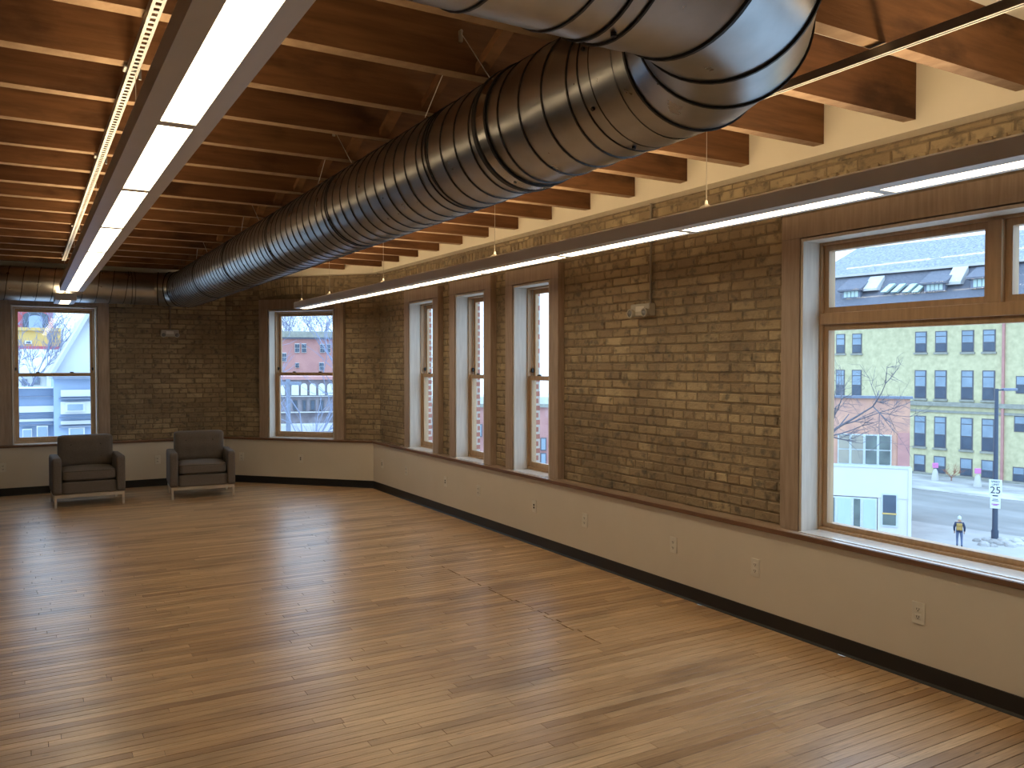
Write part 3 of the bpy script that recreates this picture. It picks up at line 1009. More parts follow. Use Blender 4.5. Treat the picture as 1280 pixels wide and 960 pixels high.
duct = empty('spiral_duct', (DX, 6.5, DZ - DR), 'large round galvanised spiral duct with elbows at both ends below the joists', 'duct')
YE0, YE1 = 2.15, 11.58
def screw(p, nrm, parent):
    nrm = Vector(nrm).normalized()
    MB().tube([Vector(p) - nrm * 0.003, Vector(p) + nrm * 0.006], 0.007, 8).build('screw', M['gasket'], parent)

cuts = [YE0 + 0.09, 2.30, 3.04, 3.585, 5.05, 6.55, 8.2, 9.8, YE1]
duct_body(duct, (DX, YE0, DZ), (DX, 2.30, DZ), DR + 0.002)
for yy in (2.27, 2.335):
    seam_ring(duct, (DX, yy, DZ), (0, 1, 0), DR, 0.004, 0.003, 'seam')
prev = 2.30
for yy in cuts[2:]:
    duct_body(duct, (DX, prev, DZ), (DX, yy, DZ), DR)
    spiral(duct, (DX, prev + 0.02, DZ), (DX, yy - 0.02, DZ), DR, 0.16 if yy < 3.1 else 0.1385)
    prev = yy
MB().loft([ring((DX, v, DZ), (0, 1, 0), DR + h) for v, h in ((2.985, 0.0), (2.988, 0.008), (3.05, 0.008), (3.053, 0.0))], caps=False).build('collar', M['collar'], duct, smooth=True, recalc=False)
seam_ring(duct, (DX, 3.072, DZ), (0, 1, 0), DR, 0.020, 0.012, 'gasket', 'gasket')
seam_ring(duct, (DX, 2.978, DZ), (0, 1, 0), DR, 0.006, 0.009, 'gasket', 'gasket')
for yy in (3.567, 3.605, 5.04, 5.075, 6.53, 6.57, 8.18, 8.22, 9.78, 9.82):
    seam_ring(duct, (DX, yy, DZ), (0, 1, 0), DR, 0.004, 0.005)
for yy, a in ((2.30, 215), (2.30, 262), (3.02, 250), (5.06, 205), (2.30, 170), (6.55, 210)):
    ar = math.radians(a)
    nv = (math.cos(ar), 0, math.sin(ar))
    screw((DX + nv[0] * (DR + 0.004), yy, DZ + nv[2] * (DR + 0.004)), nv, duct)
e1 = elbow(duct, (DX, YE0, DZ), (0, -1, 0), (-1, 0, 0), YE0 - NY, DR, DR)
# near leg running left over the room
nx = e1.x
segs_n = [nx, nx - 0.09, nx - 0.30, 0.62]
duct_body(duct, (nx, NY, DZ), (segs_n[1], NY, DZ), DR + 0.002)
for a, b in zip(segs_n[1:-1], segs_n[2:]):
    duct_body(duct, (a, NY, DZ), (b, NY, DZ), DR)
    spiral(duct, (a - 0.03, NY, DZ), (b + 0.03, NY, DZ), DR, 0.155)
MB().loft([ring((0.625, NY, DZ), (1, 0, 0), DR + 0.003), ring((0.60, NY, DZ), (1, 0, 0), DR + 0.003)]).build('end_cap', M['duct'], duct)
for xx in (segs_n[1], segs_n[1] - 0.05):
    seam_ring(duct, (xx, NY, DZ), (1, 0, 0), DR, 0.005, 0.006, 'gasket')
for xx, a in ((segs_n[1] - 0.12, 238), (segs_n[1] - 0.02, 265), (segs_n[2] - 0.1, 245)):
    ar = math.radians(a)
    nv = (0, math.cos(ar), math.sin(ar))
    screw((xx, NY + nv[1] * (DR + 0.003), DZ + nv[2] * (DR + 0.003)), nv, duct)
# far elbow and the branch along the far wall
e2 = elbow(duct, (DX, YE1, DZ), (0, 1, 0), (-1, 0, 0), 0.40, DR, 0.21)
FY = e2.y
duct_body(duct, (e2.x, FY, DZ), (e2.x - 0.22, FY, DZ), 0.212)
duct_body(duct, (e2.x - 0.22, FY, DZ), (XL + 0.02, FY, DZ), 0.21)
spiral(duct, (e2.x - 0.24, FY, DZ), (XL + 0.05, FY, DZ), 0.21, 0.165)
for xx in (e2.x - 0.22, e2.x - 0.26):
    seam_ring(duct, (xx, FY, DZ), (1, 0, 0), 0.21, 0.005, 0.004)

# V-shaped hanger wires
for ay, nm in ((3.30, 'beside the near black gasket band'), (5.10, 'second along the duct from its near elbow'), (7.2, 'third along the duct from its near elbow'), (9.8, 'fourth along the duct from its near elbow')):
    jy = joist_near(ay)
    yy = jy - JT / 2 - 0.004
    w = empty('hanger_wire', (1.66, yy, 2.85), 'thin V-shaped steel hanger wire holding the duct, ' + nm, 'wire', 'duct hanger wires')
    ap = (1.655, yy, 3.10)
    MB().tube([ap, (1.712, yy - 0.16, DZ + 0.214)], 0.0022, 6).build('wire', M['wire'], w)
    MB().tube([ap, (1.712, yy + 0.50, DZ + 0.214)], 0.0022, 6).build('wire', M['wire'], w)
    MB().tube([(1.655, yy + 0.012, 3.10), (1.655, yy - 0.012, 3.10)], 0.008, 8).build('screw_eye', M['wire'], w)
    MB().box(1.647, 1.663, yy - 0.008, yy + 0.004, 3.055, 3.095).build('cable_clamp', M['wire'], w)

# ------------------------------------------------------------------ outlets, emergency lights, conduits
def outlet(fr, u, z, label, kind='duplex'):
    r = empty('wall_outlet', fr.W(u, 0, z - 0.057), label, 'outlet', 'outlets along the lower walls')
    MB().box(u - 0.036, u + 0.036, -0.006, 0.0, z - 0.057, z + 0.057, fr).build('cover_plate', M['white_plastic'], r, bevel=0.002)
    if kind == 'duplex':
        for dz in (-0.020, 0.020):
            s = MB().box(u - 0.017, u + 0.017, -0.008, -0.005, z + dz - 0.014, z + dz + 0.014, fr).build('socket', M['white_plastic'], r, bevel=0.002)
            for du in (-0.0065, 0.0065):
                MB().box(u + du - 0.0018, u + du + 0.0018, -0.0087, -0.007, z + dz - 0.003, z + dz + 0.007, fr).build('slot', M['slot'], s)
            MB().box(u - 0.003, u + 0.003, -0.0087, -0.007, z + dz - 0.010, z + dz - 0.005, fr).build('slot', M['slot'], s)
    else:
        for dz in (-0.012, 0.012):
            MB().box(u - 0.009, u + 0.009, -0.0085, -0.005, z + dz - 0.008, z + dz + 0.008, fr).build('data_jack', M['slot'], r)
    return r
zo = 0.358
for u, lab, k in ((2.675, 'white outlet plate on the lower wall under the large picture window', 'duplex'),
                  (3.80, 'white outlet plate on the lower wall just past the large window casing', 'duplex'),
                  (4.58, 'white outlet plate on the lower wall below the emergency light', 'duplex'),
                  (5.68, 'white outlet plate on the lower wall near the brick panel end by the narrow windows', 'duplex'),
                  (6.48, 'white outlet plate under the narrow window beside the plain brick panel', 'data'),
                  (7.57, 'white outlet plate under the middle narrow window', 'duplex'),
                  (8.35, 'white outlet plate between the middle narrow window and the one nearest the corner', 'data'),
                  (9.45, 'white outlet plate under the narrow window nearest the angled corner', 'duplex'),
                  (10.25, 'white outlet plate on the right wall close to the angled corner', 'data')):
    outlet(FR, u, zo, lab, k)
pC1, pC2 = FC.at(302, 571), FC.at(376, 574)
outlet(FC, pC1[0], 0.36, 'white outlet plate on the angled wall beside the right armchair')
outlet(FC, pC2[0], 0.36, 'white data plate under the angled corner window', 'data')
outlet(FF, B.x - 1.54, 0.355, 'white outlet plate on the far wall between the two armchairs')
outlet(FF, B.x + 0.26, 0.36, 'white outlet plate on the far wall left of the armchairs')

def emergency(fr, u, z, label, ztop):
    d = D_BRK - 0.006
    r = empty('emergency_light', fr.W(u, d, z - 0.05), label, 'light')
    MB().box(u - 0.115, u + 0.115, d - 0.06, d, z - 0.045, z + 0.05, fr).build('case', M['em_case'], r, bevel=0.008)
    MB().box(u - 0.05, u + 0.05, d - 0.062, d - 0.058, z - 0.01, z + 0.03, fr).build('faceplate', M['white_plastic'], r, bevel=0.001)
    for s in (-1, 1):
        c = Vector(fr.W(u + s * 0.085, d - 0.06, z - 0.022))
        n = -fr.n
        h = MB()
        rr = []
        sx = fr.dir
        for off, rad in ((0.0, 0.030), (0.028, 0.036), (0.034, 0.034), (0.032, 0.026)):
            rr.append([c + n * off + sx * (math.cos(t * math.pi / 8) * rad) + Vector((0, 0, 1)) * (math.sin(t * math.pi / 8) * rad) for t in range(16)])
        h.loft(rr)
        hd = h.build('lamp_head', M['em_case'], r)
        g = MB()
        g.loft([[c + n * off + sx * (math.cos(t * math.pi / 8) * rad) + Vector((0, 0, 1)) * (math.sin(t * math.pi / 8) * rad) for t in range(16)] for off, rad in ((0.031, 0.026), (0.040, 0.016), (0.043, 0.004))])
        g.build('bulb_lens', M['em_lens'], hd, smooth=True)
    c = empty('conduit', fr.W(u - 0.02, d, z + 0.05), 'thin vertical conduit on the brick above ' + ('the right wall' if fr is FR else 'the far wall') + ' emergency light', 'conduit')
    uu = u - (0.07 if fr is FR else 0.01)
    MB().tube([fr.W(uu, d - 0.012, z + 0.052), fr.W(uu, d - 0.012, ztop)], 0.010, 10).build('pipe', M['conduit'], c, smooth=True)
    for zz in (z + 0.35, ztop - 0.12):
        MB().box(uu - 0.03, uu + 0.03, d - 0.004, d + 0.002, zz - 0.01, zz + 0.01, fr).build('strap', M['conduit'], c)
emergency(FR, 5.03, 2.065, 'beige emergency light with round lamp heads on the plain brick panel', ZSOF - 0.002)
emergency(FF, B.x - 1.72, 2.08, 'beige emergency light with two round lamp heads on the far brick wall', ZSOF - 0.002)

# ------------------------------------------------------------------ armchairs
def cushion(x0, x1, y0, y1, z0, z1, puff, name, mat, parent, nx=8, ny=8, tuft=(), axis='z', bev=0.03):
    """rounded upholstery block: superellipsoid-like, softly crowned, with optional button dimples"""
    mb = MB()
    cx, cy, cz = (x0 + x1) / 2, (y0 + y1) / 2, (z0 + z1) / 2
    hx, hy, hz = (x1 - x0) / 2, (y1 - y0) / 2, (z1 - z0) / 2
    bm = bmesh.new()
    bmesh.ops.create_cube(bm, size=2.0)
    bmesh.ops.subdivide_edges(bm, edges=bm.edges[:], cuts=9, use_grid_fill=True)
    for v in bm.verts:
        p = v.co.copy()
        q = Vector((p.x * hx, p.y * hy, p.z * hz))
        inner = Vector((max(-hx + bev, min(hx - bev, q.x)), max(-hy + bev, min(hy - bev, q.y)), max(-hz + bev, min(hz - bev, q.z))))
        dlt = q - inner
        if dlt.length > 1e-6:
            m_ = max(abs(dlt.x), abs(dlt.y), abs(dlt.z))
            q = inner + dlt.normalized() * m_
        a, b, c = p.x, p.y, p.z
        if axis == 'z':
            q.z += puff * (1 - a * a) * (1 - b * b) * (1 if c > 0 else -0.2)
        elif axis == 'y':
            q.y += -puff * (1 - a * a) * (1 - c * c) * (1 if b < 0 else 0.0)
            for (ta, tc) in tuft:
                dd = (a - ta) ** 2 * hx * hx + (c - tc) ** 2 * hz * hz
                if b < 0: q.y += 0.018 * math.exp(-dd / 0.0025)
        v.co = q + Vector((cx, cy, cz))
    me = bpy.data.meshes.new(name)
    bm.to_mesh(me); bm.free()
    me.materials.append(mat)
    me.polygons.foreach_set('use_smooth', [True] * len(me.polygons))
    o = bpy.data.objects.new(name, me)
    link(o, parent, (0, 0, 0))
    return o

def armchair():
    r = empty('armchair', (0, 0, 0))
    W2, AW = 0.385, 0.10
    # front is -y
    for sx in (-1, 1):
        for yy in (0.02, 0.64):
            x = sx * (W2 - 0.03)
            MB().box(x - 0.013, x + 0.013, yy - 0.013, yy + 0.013, 0.0, 0.145).build('leg', M['chrome'], r, bevel=0.002)
    f = MB()
    f.box(-W2 + 0.017, W2 - 0.017, 0.008, 0.032, 0.115, 0.150)
    f.box(-W2 + 0.017, W2 - 0.017, 0.628, 0.652, 0.115, 0.150)
    f.box(-W2 + 0.017, -W2 + 0.043, 0.032, 0.628, 0.115, 0.150)
    f.box(W2 - 0.043, W2 - 0.017, 0.032, 0.628, 0.115, 0.150)
    f.build('base_frame', M['chrome'], r)
    cushion(-W2 + AW - 0.005, W2 - AW + 0.005, 0.03, 0.66, 0.150, 0.295, 0.0, 'seat_base', M['fabric'], r, bev=0.012)
    for sx in (-1, 1):
        a, b = sorted((sx * W2, sx * (W2 - AW)))
        cushion(a, b, 0.0, 0.68, 0.150, 0.570, 0.006, 'arm', M['fabric'], r, bev=0.022)
    cushion(-W2 + AW + 0.004, W2 - AW - 0.004, 0.58, 0.70, 0.150, 0.74, 0.0, 'back_frame', M['fabric'], r, bev=0.02)
    sc = cushion(-W2 + AW + 0.004, W2 - AW - 0.004, 0.015, 0.58, 0.297, 0.432, 0.018, 'seat_cushion', M['fabric'], r, bev=0.035)
    p = MB()
    w = W2 - AW - 0.02
    for zz in (0.318, 0.412):
        p.tube([(-w, 0.018, zz), (w, 0.018, zz)], 0.0035, 6)
    p.build('piping', M['piping'], sc)
    bc = cushion(-W2 + AW - 0.012, W2 - AW + 0.012, 0.43, 0.60, 0.425, 0.800, 0.03, 'back_cushion', M['fabric'], r, axis='y', bev=0.035,
                 tuft=[(tx, tz) for tx in (-0.55, 0.0, 0.55) for tz in (-0.35, 0.4)])
    for tx in (-0.55, 0.0, 0.55):
        for tz in (-0.35, 0.4):
            x, z = tx * (W2 - AW), 0.6125 + tz * 0.1875
            MB().tube([(x, 0.425, z), (x, 0.433, z)], 0.010, 10).build('button', M['piping'], bc)
    return r
ch = armchair()
tag(ch, 'dark brown-grey upholstered armchair below the far wall window', 'armchair', 'armchairs')
ch.location = (0.635, 10.875, 0.0)
ch.rotation_euler = (0, 0, math.radians(2.0))
ch2 = copy_tree(ch)
ch2['label'] = 'dark brown-grey upholstered armchair beside the angled corner, in front of plain brick'
ch2.location = (1.885, 10.83, 0.0)
ch2.rotation_euler = (0, 0, math.radians(-4.0))

# ------------------------------------------------------------------ the town outside
ZG = -8.85
M['cream_ext'] = simple('cream_city_brick', (0.62, 0.575, 0.355), (0.45, 0.42, 0.255), rough=0.9, scale=2.2, detail=8)
M['stone'] = simple('grey_belt_stone', (0.34, 0.34, 0.29), (0.24, 0.24, 0.21), rough=0.9, scale=3, detail=7)
M['ext_frame'] = simple('dark_window_frame', (0.13, 0.13, 0.15), rough=0.6)
M['ext_glass'] = simple('blind_behind_glass', (0.27, 0.35, 0.43), (0.21, 0.28, 0.35), rough=0.25, scale=1.2)
M['ext_glass_low'] = simple('dark_window_glass', (0.085, 0.115, 0.16), (0.06, 0.08, 0.115), rough=0.2, scale=1.2)
M['roof_snow'] = simple('snow_dusted_shingles', (0.36, 0.38, 0.43), (0.13, 0.145, 0.19), rough=0.95, scale=5, detail=9)
M['roof_low'] = simple('blue_grey_shingles', (0.17, 0.175, 0.205), (0.10, 0.105, 0.13), rough=0.9, scale=7, detail=8)
M['gutter'] = simple('blue_grey_cornice', (0.20, 0.23, 0.30), (0.155, 0.18, 0.24), rough=0.7)
M['snow'] = simple('snow', (0.56, 0.55, 0.53), (0.46, 0.455, 0.44), rough=0.9, scale=0.6, detail=8, bstr=0.3)
M['slush'] = simple('snowy_yard', (0.56, 0.55, 0.53), (0.20, 0.19, 0.18), rough=0.9, scale=0.45, detail=9, stretch=(1, 0.5, 1))
M['asphalt'] = simple('wet_asphalt', (0.27, 0.265, 0.26), (0.17, 0.165, 0.16), rough=0.6, scale=0.5, detail=9, stretch=(1, 0.35, 1))
M['walk'] = simple('concrete_walk', (0.36, 0.35, 0.335), (0.29, 0.28, 0.27), rough=0.85, scale=0.8, detail=7)
M['ext_red'] = simple('orange_red_brick', (0.64, 0.36, 0.25), (0.47, 0.27, 0.22), rough=0.9, scale=1.6, detail=9)
M['ext_white'] = simple('white_fascia', (0.66, 0.65, 0.66), (0.63, 0.62, 0.63), rough=0.7, scale=0.5)
M['alu'] = simple('pale_aluminium', (0.60, 0.66, 0.68), rough=0.4)
M['shopglass'] = simple('shop_glass', (0.16, 0.20, 0.19), (0.08, 0.10, 0.10), rough=0.2, scale=1.0)
M['shoplight'] = simple('pale_blind', (0.50, 0.62, 0.58), (0.42, 0.54, 0.52), rough=0.5, scale=0.8)
M['tan_blind'] = simple('tan_window_blind', (0.36, 0.33, 0.26), (0.28, 0.27, 0.23), rough=0.5, scale=0.8)
M['pole'] = simple('dark_lamp_post', (0.05, 0.07, 0.11), rough=0.5)
M['sign'] = simple('white_sign', (0.66, 0.72, 0.72), (0.63, 0.69, 0.70), rough=0.5)
M['sign_black'] = simple('sign_lettering', (0.03, 0.03, 0.05), rough=0.6)
M['sign_mag'] = simple('magenta_lettering', (0.42, 0.10, 0.40), rough=0.6)
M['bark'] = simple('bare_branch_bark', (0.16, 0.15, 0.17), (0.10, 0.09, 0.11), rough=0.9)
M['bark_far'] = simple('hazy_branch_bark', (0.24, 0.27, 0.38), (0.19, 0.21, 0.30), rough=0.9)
M['ext_yellow'] = simple('yellow_stucco', (0.66, 0.46, 0.16), (0.60, 0.40, 0.13), rough=0.8, scale=0.6)
M['ext_crimson'] = simple('crimson_brick', (0.50, 0.12, 0.13), (0.42, 0.10, 0.12), rough=0.85, scale=0.6)
M['ext_pink'] = simple('salmon_brick', (0.52, 0.27, 0.24), (0.42, 0.21, 0.20), rough=0.9, scale=1.4, detail=8)
M['vict_blue'] = simple('pale_blue_siding', (0.34, 0.44, 0.62), (0.28, 0.37, 0.54), rough=0.8, scale=0.8)
M['vict_white'] = simple('white_trim_paint', (0.68, 0.69, 0.68), (0.62, 0.635, 0.63), rough=0.7, scale=0.8)
M['grey_brick'] = simple('mottled_grey_brick', (0.34, 0.31, 0.33), (0.20, 0.17, 0.20), rough=0.9, scale=2.5, detail=9)
M['pink'] = simple('pink_marker', (0.70, 0.22, 0.50), rough=0.6)
M['shrub'] = simple('rusty_shrub', (0.42, 0.17, 0.10), (0.26, 0.12, 0.08), rough=0.9)

# ground
tag(MB().box(-160, 220, 14.5, 260, ZG - 0.6, ZG - 0.12).build('snow_field', M['snow']), 'snow-covered ground spreading around the buildings', 'ground', kind='structure')
SD = math.radians(8.5)
FS = frame((74.9, 44.0), (-math.sin(SD), math.cos(SD)), (math.cos(SD), math.sin(SD)))
tag(MB().box(-90, 60, -9.8, 0.0, ZG - 0.5, ZG + 0.02, FS).build('snowy_yard', M['slush']), 'trampled snowy yard in front of the cream brick school building', 'yard', kind='structure')
tag(MB().box(-90, 60, -24.5, -9.81, ZG - 0.5, ZG - 0.03, FS).build('street', M['asphalt']), 'wet grey street between the snowy yard and the pavement', 'street', kind='structure')
tag(MB().box(-90, 60, -66, -24.51, ZG - 0.5, ZG, FS).build('sidewalk', M['walk']), 'pale concrete pavement beside the wet street', 'sidewalk', kind='structure')

def pane_window(root, fr, u0, u1, z0, z1, d=0.0, split=0.5, glass_up='ext_glass', glass_lo='ext_glass_low', fmat='ext_frame', top=0.0, proud=0.05):
    """a far window: frame as part, two panes as sub-parts"""
    t = 0.09 * (u1 - u0)
    f = MB()
    f.box(u0, u1, d - proud, d + 0.1, z0, z1, fr)
    o = f.build('window', M[fmat], root)
    zm = z0 + (z1 - z0) * split
    e = d - proud - 0.03
    MB().box(u0 + t, u1 - t, e, d - proud + 0.02, z0 + t, zm - t * 0.4, fr).build('pane', M[glass_lo], o)
    zt = z1 - t
    if top:
        zt = z1 - (z1 - z0) * top - t * 0.4
        MB().box(u0 + t, u1 - t, e, d - proud + 0.02, zt + t * 0.8, z1 - t, fr).build('pane', M[glass_up], o)
    MB().box(u0 + t, u1 - t, e, d - proud + 0.02, zm + t * 0.4, zt, fr).build('pane', M[glass_up], o)
    return o

# --- school
uL = FS.at(1002, 480)[0]
uR = FS.at(1420, 480)[0]
z_eave = FS.at(1180, 385)[1]
school = empty('school_building', FS.W((uL + uR) / 2, 0, ZG), 'large cream brick school building with snowy roof and rows of tall windows', 'building')
MB().box(uR, uL, 0.0, 16.0, ZG - 0.2, z_eave, FS).build('wall', M['cream_ext'], school)
zb0, zb1 = FS.at(1215, 509)[1], FS.at(1215, 503.5)[1]
MB().box(uR, uL, -0.25, 0.05, zb0, zb1, FS).build('belt_course', M['stone'], school)
zc = FS.at(1215, 516)[1]
MB().box(uR, uL, -0.10, 0.05, zc - 0.1, zc + 0.12, FS).build('belt_course', M['stone'], school)
zq = FS.at(1215, 566)[1]
MB().box(uR, uL, -0.18, 0.05, ZG - 0.2, ZG + 0.22, FS).build('foundation', M['stone'], school)
MB().box(uR, uL, -0.9, 0.3, z_eave - 0.15, z_eave + 0.55, FS).build('cornice', M['gutter'], school)
MB().box(uR, uL, -0.5, 0.1, z_eave - 0.8, z_eave - 0.15, FS).build('frieze', M['gutter'], school)
cols = [(1045, 1056), (1065, 1077), (1143.5, 1158), (1168.5, 1183.5), (1201.5, 1217), (1228, 1244), (1290, 1306), (1316, 1332)]
uref = lambda x: FS.at(x, 480)[0]
rows = []
for yt, yb, tp in ((411, 439, 0.25), (461.5, 499, 0.22), (521, 562, 0.2), (572, 600, 0.0)):
    rows.append((FS.at(1215, yt + 1.5)[1], FS.at(1215, yb + 1)[1], tp))
for (xa, xb) in cols:
    ua, ub = sorted((uref(xa), uref(xb)))
    for i, (zt, zb, tp) in enumerate(rows):
        if i == 3: ua2, ub2, zb = ua, ub, max(zb, ZG + 0.25)
        pane_window(school, FS, ua, ub, zb, zt, top=tp, split=0.42)
        MB().box(ua - 0.1, ub + 0.1, -0.16, 0.05, zb - 0.18, zb, FS).build('window_sill', M['stone'], school)
for (xa, xb, yt, yb) in ((1268.5, 1284, 520, 540), (1267.5, 1283, 584, 605), (1270, 1284, 470, 492)):
    ua, ub = sorted((uref(xa), uref(xb)))
    pane_window(school, FS, ua, ub, max(FS.at(1275, yb)[1], ZG + 0.2), FS.at(1275, yt)[1])
ud = uref(1254.5)
MB().box(ud - 0.1, ud + 0.1, -0.22, 0.0, ZG, z_eave - 0.2, FS).build('downspout', M['ext_pink'], school)
# roof: steep shingled lower slope, snowy upper slope
zbk = FS.at(1140, 338, 2.6)[1]
zrg = FS.at(1150, 302, 9.0)[1]
uh = FS.at(1071, 312, 9.0)[0]
MB().poly([FS.W(*p) for p in ((uR, -0.6, z_eave + 0.5), (uL, -0.6, z_eave + 0.5), (uL, 2.6, zbk), (uR, 2.6, zbk), (uR, 2.6, z_eave), (uL, 2.6, z_eave))],
          [(0, 1, 2, 3), (0, 4, 5, 1), (3, 2, 5, 4), (0, 3, 4), (1, 5, 2)]).build('lower_roof', M['roof_low'], school)
uhl = uL + 1.0
MB().poly([FS.W(*p) for p in ((uR, 2.3, zbk), (uhl, 2.3, zbk), (uh, 9.0, zrg), (uR, 9.0, zrg), (uR, 16.0, zbk), (uhl, 16.0, zbk))],
          [(0, 1, 2, 3), (3, 2, 5, 4), (1, 5, 2), (0, 3, 4), (0, 4, 5, 1)]).build('upper_roof', M['roof_snow'], school)
MB().box(uR, uhl, 2.1, 2.6, zbk - 0.12, zbk + 0.12, FS).build('roof_edge', M['snow'], school)
for (x0, x1, yw0, yw1, xs0, xs1, ys0, ys1) in ((1051, 1074, 362, 373, 1076, 1094, 347, 361), (1154, 1180, 353, 364.5, 1180, 1199, 335, 353), (1212, 1240, 346, 360, 1243, 1262, 326, 345), (1300, 1330, 336, 350, 1332, 1350, 318, 335)):
    ua, ub = FS.at(x1, 360)[0], FS.at(x0, 360)[0]
    za, zt = FS.at((x0 + x1) / 2, yw1, 0.2)[1], FS.at((x0 + x1) / 2, yw0, 0.2)[1]
    dm = MB().box(ua, ub, 0.2, 3.0, za, zt, FS).build('dormer', M['gutter'], school)
    n = 4
    for k in range(n):
        a = ua + (ub - ua) * (0.1 + 0.8 * k / n); b = ua + (ub - ua) * (0.1 + 0.8 * (k + 0.82) / n)
        MB().box(a, b, 0.12, 0.25, za + 0.12, zt - 0.1, FS).build('dormer_pane', M['shoplight'], dm)
    MB().poly([FS.W(*p) for p in ((ua - 0.3, -0.2, zt), (ub + 0.3, -0.2, zt), (ub + 0.3, 2.8, zbk), (ua - 0.3, 2.8, zbk), (ua - 0.3, -0.2, zt - 0.18), (ub + 0.3, -0.2, zt - 0.18), (ub + 0.3, 2.8, zt - 0.3), (ua - 0.3, 2.8, zt - 0.3))],
              [(0, 1, 2, 3), (4, 7, 6, 5), (0, 4, 5, 1), (1, 5, 6, 2), (3, 7, 4, 0), (2, 6, 7, 3)]).build('dormer_roof', M['roof_low'], dm)
    us0, us1 = FS.at(xs1, 350)[0], FS.at(xs0, 350)[0]
    zs0, zs1 = FS.at(xs0, ys1, 0.3)[1], FS.at(xs0, ys0, 1.9)[1]
    MB().poly([FS.W(*p) for p in ((us0, 0.3, zs0), (us1, 0.3, zs0), (us1, 1.9, zs1), (us0, 1.9, zs1), (us0, 0.3, zs0 - 0.25), (us1, 0.3, zs0 - 0.25), (us1, 2.2, zs0 - 0.25), (us0, 2.2, zs0 - 0.25))],
              [(0, 1, 2, 3), (4, 7, 6, 5), (0, 4, 5, 1), (1, 5, 6, 2), (3, 7, 4, 0), (2, 6, 7, 3)]).build('snow_patch', M['snow'], school)
for xs in (1107, 1120, 1134, 1146):
    us = FS.at(xs, 360)[0]
    zs0 = FS.at(xs, 365, 0.3)[1]; zs1 = FS.at(xs, 355.5, 1.0)[1]
    MB().poly([FS.W(*p) for p in ((us + 0.55, 0.0, zs0), (us - 0.05, 0.0, zs0), (us - 0.6, 0.75, zs1), (us, 0.75, zs1), (us + 0.55, 0.3, zs0 - 0.1), (us - 0.05, 0.3, zs0 - 0.1), (us - 0.6, 1.1, zs1 - 0.1), (us, 1.1, zs1 - 0.1))],
              [(0, 1, 2, 3), (4, 7, 6, 5), (0, 4, 5, 1), (1, 5, 6, 2), (3, 7, 4, 0), (2, 6, 7, 3)]).build('skylight', M['shoplight'], school)

# --- red and white shop building
va = math.radians(53.5)
pR = on_z(1136, 674, ZG)
FB = frame((pR.x, pR.y), (-math.cos(va), math.sin(va)), (math.sin(va), math.cos(va)))
shop = empty('shop_building', FB.W(4, 0, ZG), 'red brick and white fronted two storey shop building with a bare tree before it', 'building')
ub_l = 13.0
zf = lambda y: FB.at(1090, y)[1]
ux = lambda x: FB.at(x, 560)[0]
MB().box(0.0, ub_l, 0.05, 0.40, ZG - 0.2, zf(497), FB).build('wall', M['ext_red'], shop)
MB().box(0.0, ub_l, 0.40, 11.0, ZG - 0.2, zf(497) - 2.6, FB).build('building_body', M['ext_red'], shop)
MB().box(-0.15, ub_l, -0.12, 0.45, zf(498), zf(495), FB).build('parapet', M['gutter'], shop)
MB().box(0.0, ux(1122), -0.03, 0.06, zf(582), zf(540), FB).build('brick_panel', M['ext_pink'], shop)
MB().box(-0.05, ub_l, -0.22, 0.06, zf(621), zf(584), FB).build('fascia', M['ext_white'], shop)
MB().box(-0.05, ub_l, -0.26, 0.06, zf(584), zf(581), FB).build('fascia_cap', M['alu'], shop)
MB().box(-0.05, ux(1098), -0.18, 0.06, ZG, zf(621), FB).build('shop_front_wall', M['ext_white'], shop)
MB().box(-0.12, 0.06, -0.28, 0.06, ZG, zf(583), FB).build('corner_post', M['vict_white'], shop)
xs = [1047, 1063, 1080.5, 1097.5, 1114.5]
for a, b, g in zip(xs[:-1], xs[1:], ('shoplight', 'shoplight', 'ext_glass_low', 'ext_glass_low')):
    ua, ub = sorted((ux(a), ux(b)))
    f = MB().box(ua, ub, -0.05, 0.05, zf(581.5), zf(543), FB).build('window', M['alu'], shop)
    for za, zb in ((zf(580), zf(563)), (zf(561.5), zf(544.5))):
        MB().box(ua + 0.07, ub - 0.07, -0.09, -0.04, za, zb, FB).build('pane', M['shopglass'] if g == 'ext_glass_low' else M['tan_blind'], f)
ua, ub = sorted((ux(1102), ux(1123)))
f = MB().box(ua, ub, -0.24, -0.1, zf(656), zf(615), FB).build('window', M['alu'], shop)
MB().box(ua + 0.1, ub - 0.1, -0.27, -0.22, zf(654), zf(641), FB).build('pane', M['shopglass'], f)
MB().box(ua + 0.1, ub - 0.1, -0.27, -0.22, zf(639), zf(617), FB).build('pane', M['ext_glass_low'], f)
MB().box(ua + 0.06, ub - 0.06, -0.29, -0.22, zf(640.8), zf(639), FB).build('window_rail', M['ext_yellow'], f)
xs = [1000, 1018, 1034, 1046, 1066, 1078, 1097]
for k, (a, b) in enumerate(zip(xs[:-1], xs[1:])):
    ua, ub = sorted((ux(a), ux(b)))
    f = MB().box(ua, ub, -0.2, -0.05, ZG + 0.05, zf(622), FB).build('shop_window', M['alu'], shop)
    MB().box(ua + 0.09, ub - 0.09, -0.23, -0.18, ZG + 0.5, zf(624), FB).build('pane', M['shoplight'] if k % 2 == 1 else M['shopglass'], f)

